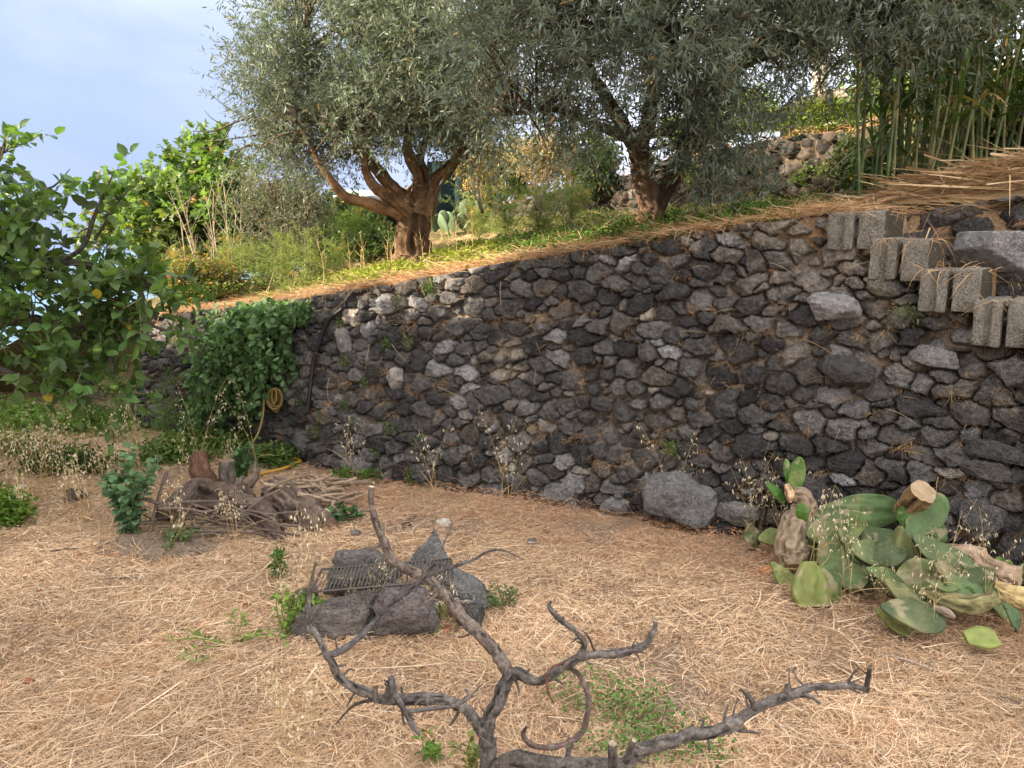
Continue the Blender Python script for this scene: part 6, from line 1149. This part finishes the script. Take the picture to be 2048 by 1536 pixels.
# ---- the heap of dry reed leaves at the right above the block stair
hp = Geo(); c0 = at(2075, 372, 4.75); GU, GV = np.meshgrid(np.linspace(-1, 1, 70), np.linspace(-1, 1, 40), indexing='ij'); ax1 = nrm(np.array([.80, -.55, 0])); ax2 = np.array([-ax1[1], ax1[0], 0]); hb = (np.clip(1 - GU ** 2, 0, 1) ** .7) * np.clip(1 - GV ** 2, 0, 1) ** .6
V = c0 + ax1 * (GU * .85)[..., None] + ax2 * (GV * .42)[..., None] + np.array([0, 0, 1.0]) * ((.24 + .08 * GU) * hb - .12 + .03 * n2(GU, GV, 4, 3, 1030))[..., None]; hp.add(V, grid_quads(70, 40), None, np.array([.40, .27, .15]) * (1 + .3 * n2(GU.ravel(), GV.ravel(), 6, 3, 1031))[:, None])
m = 9500; u = rg.uniform(-1, 1, m); v = rg.uniform(-1, 1, m); hb = (np.clip(1 - u ** 2, 0, 1) ** .7) * np.clip(1 - v ** 2, 0, 1) ** .6; P = c0 + ax1 * (u * .85)[:, None] + ax2 * (v * .42)[:, None] + np.array([0, 0, 1.0]) * ((.24 + .08 * u) * hb - .11)[:, None] + np.array([0, 0, .07]) * rg.random((m, 1)) ** 2; big = rg.random(m) < .09; d = nrm(ax1 * rg.choice([-1, 1], m)[:, None] + rg.normal(size=(m, 3)) * np.where(big, .25, .8)[:, None] * [1, 1, .55]); L = np.where(big, rg.uniform(.3, .8, m), rg.uniform(.04, .2, m)); blades(hp, P - d * (L / 2)[:, None] + [0, 0, .02], d, L, np.where(big, rg.uniform(.008, .022, m), .003), np.stack([0 * L, -.05 * L, -rg.uniform(0, .25, m) * L], -1), np.where(rg.random((m, 1)) < .6, np.array([.56, .41, .25]), np.array([.44, .29, .17])) * rg.uniform(.65, 1.2, (m, 1)), 5, nrm(np.cross(d, [0, 0, 1.0]) + .4 * rg.normal(size=(m, 3))))
tag(obj('straw_heap', hp, M['straw'], smooth=False, loc=c0), 'heap of dry golden reed leaves at the right above the concrete blocks', 'straw heap')
# straw caught on the block stair and hanging over the stones there
g = Geo()
for (x0, y0, y1), (a, b) in zip(bl, zip(stair_s, stair_z)):
    k = 90; Yq = yw(x0 + 60) + .15; P = np.array([at(rg.uniform(x0 + 5, x0 + 150), y0 - 2 + rg.uniform(0, 3), Yq + rg.uniform(-.05, .3)) for _ in range(k)]); blades(g, P, nrm(rg.normal(size=(k, 3)) * [1, .6, .4]), rg.uniform(.03, .16, k), np.full(k, .003), rg.normal(size=(k, 3)) * .02 + [0, -.01, -.05], np.array([.56, .36, .18]) * rg.uniform(.6, 1.2, (k, 1)), 3, rng=rg)
for (a, b, e, f) in ((1860, 425, 1835, 480), (1900, 450, 1868, 485), (1880, 425, 2048, 365), (1860, 455, 1820, 560), (2040, 460, 2010, 500), (2020, 350, 2020, 425)): p, q = at(a, b, 4.25), at(e, f, 4.1); blades(g, [p], [q - p], [np.linalg.norm(q - p)], [.007], [[0, 0, -.02]], (.58, .42, .24), 4, rng=rg)
tag(obj('stair_straw', g, M['straw'], smooth=False), kind='stuff')

# ---- small things on the ground
for i, (px, py, w, tone, lb_) in enumerate([(886, 1050, 34, (.55, .50, .46), 'white flat stone on the straw behind the fire pit'), (1064, 1090, 26, (.17, .17, .175), 'round grey stone on the straw right of the fire pit'), (302, 890, 16, (.03, .028, .027), 'small black stone left of the wall foot'), (812, 1052, 20, (.06, .05, .045), 'small dark clod near the fire pit'), (712, 1068, 26, (.2, .18, .17), 'half buried grey stone right of the wood pile'), (2030, 1378, 18, (.04, .04, .045), 'small black pebble at the right edge of the straw'), (150, 1005, 60, (.11, .085, .07), 'brown clod of earth among the oats at the left')]):
    p = fz(gnd(px, py)); s = sz(w, p[1], py) / 2; g = Geo(); rock(g, p + [0, 0, s * .3], (s * 1.1, s * .8, s * .6), 1100 + i, rotz(i * 1.3), tone, 8, .06, 3, .5); tag(obj('stone', g, M['rock'], loc=p), lb_, 'stone')
for i, (px, py, w, lb_) in enumerate([(58, 1367, 24, 'flat orange brick shard at the left edge of the straw'), (230, 1117, 20, 'orange brick shard below the wood pile'), (160, 1118, 14, 'small orange shard left of the other below the wood pile'), (855, 1477, 18, 'orange brick crumb near the bare tree trunk'), (895, 1262, 22, 'pinkish tile pieces at the front of the fire pit'), (492, 1215, 14, 'red brown shard left of the fire pit'), (405, 1365, 10, 'dark red crumb on the straw'), (80, 1195, 10, 'dark red leaf on the straw near the left edge')]):
    p = fz(gnd(px, py)); s = sz(w, p[1], py) / 2; g = Geo(); rock(g, p + [0, 0, .012], (s, s * .7, .012), 1120 + i, rotz(i), (.42, .13, .06), 6, .05, 3, .7, colvar=.1); tag(obj('brick_shard', g, M['soil'], loc=p), lb_, 'brick shard', 'orange shards scattered on the straw')
for i, (px, py, l, w, an, col, lb_) in enumerate([(1585, 1468, 48, 4, -32, (.50, .42, .36), 'short pale split stick in the straw below the long dead branch'), (1820, 1335, 70, 4, -27, (.42, .35, .31), 'pale stick lying in the straw below the cactus heap'), (1580, 1353, 28, 3, 18, (.11, .09, .08), 'short dark twig in the straw left of the long dead branch end'), (700, 1078, 40, 3, -4, (.52, .36, .25), 'light splinter at the right foot of the wood pile'), (240, 1168, 80, 3, 2, (.12, .10, .09), 'dark twig on the straw below the wood pile'), (130, 1110, 50, 3, 10, (.10, .085, .075), 'dark twig left of the wood pile'), (820, 1037, 26, 4, -4, (.16, .12, .10), 'dark chip behind the fire pit'), (2035, 1415, 60, 3, -35, (.15, .12, .11), 'dark twig at the lower right edge')]):
    p = fz(gnd(px, py)); k = sz(1, p[1], py); d = np.array([math.cos(R(an)), math.sin(R(an)) * 1.8, 0]); g = Geo(); q = np.array([p - d * l * k / 2, p + [0, 0, .004], p + d * l * k / 2]) + [0, 0, .018]; tube(g, spline(q, 8), w * k / 2, 6, col, .1, 60, i, capcol=np.array(col) * 1.6); tag(obj('stick', g, M['deadwood'], loc=p), lb_, 'stick')
def flower(label, px, py, Y, col, r, kind):
    p = at(px, py, Y); t = thing('flower', label, 'flower', [p[0], p[1], 0]); rg = np.random.default_rng(int(px)); g = Geo(); tube(g, spline(np.array([[p[0] + .02, p[1], 0], [p[0], p[1] + .01, p[2] * .6], p]), 10), .0015, 4, (.15, .2, .07), caps=False); obj('stem', g, M['herb'], t); g = Geo()
    if kind: k = 160; a = rg.uniform(0, 6.28, k); q = np.sqrt(rg.random(k)) * r; P = p + np.stack([np.cos(a) * q, np.sin(a) * q, .012 * rg.random(k)], -1); leaves(g, P, nrm(rg.normal(size=(k, 3)) * [1, 1, .4]), nrm(rg.normal(size=(k, 3)) * .3 + [0, -.4, 1]), .008, .007, LEAF_ROUND, col)
    else: a = np.arange(12) * .5236; leaves(g, np.tile(p, (12, 1)), np.stack([np.cos(a), np.sin(a), a * 0 + .15], -1), [[0, -.3, 1]], r, r * .5, LEAF_ROUND, col)
    obj('bloom', g, M['flower'], t)
flower('creamy white flat topped wild carrot flower standing at the left', 113, 896, 5.9, (.80, .76, .60), .05, 1); flower('white wild carrot flower low among the oats at the left', 34, 976, 5.0, (.75, .75, .68), .045, 1); flower('tiny yellow flower in front of the fire pit', 870, 1246, 3.2, (.80, .55, .02), .014, 0)
flower('tiny yellow flower on the straw at the lower left', 84, 1428, 2.62, (.75, .65, .03), .010, 0); flower('second tiny yellow flower just below the other at the lower left', 98, 1439, 2.58, (.75, .65, .03), .008, 0)
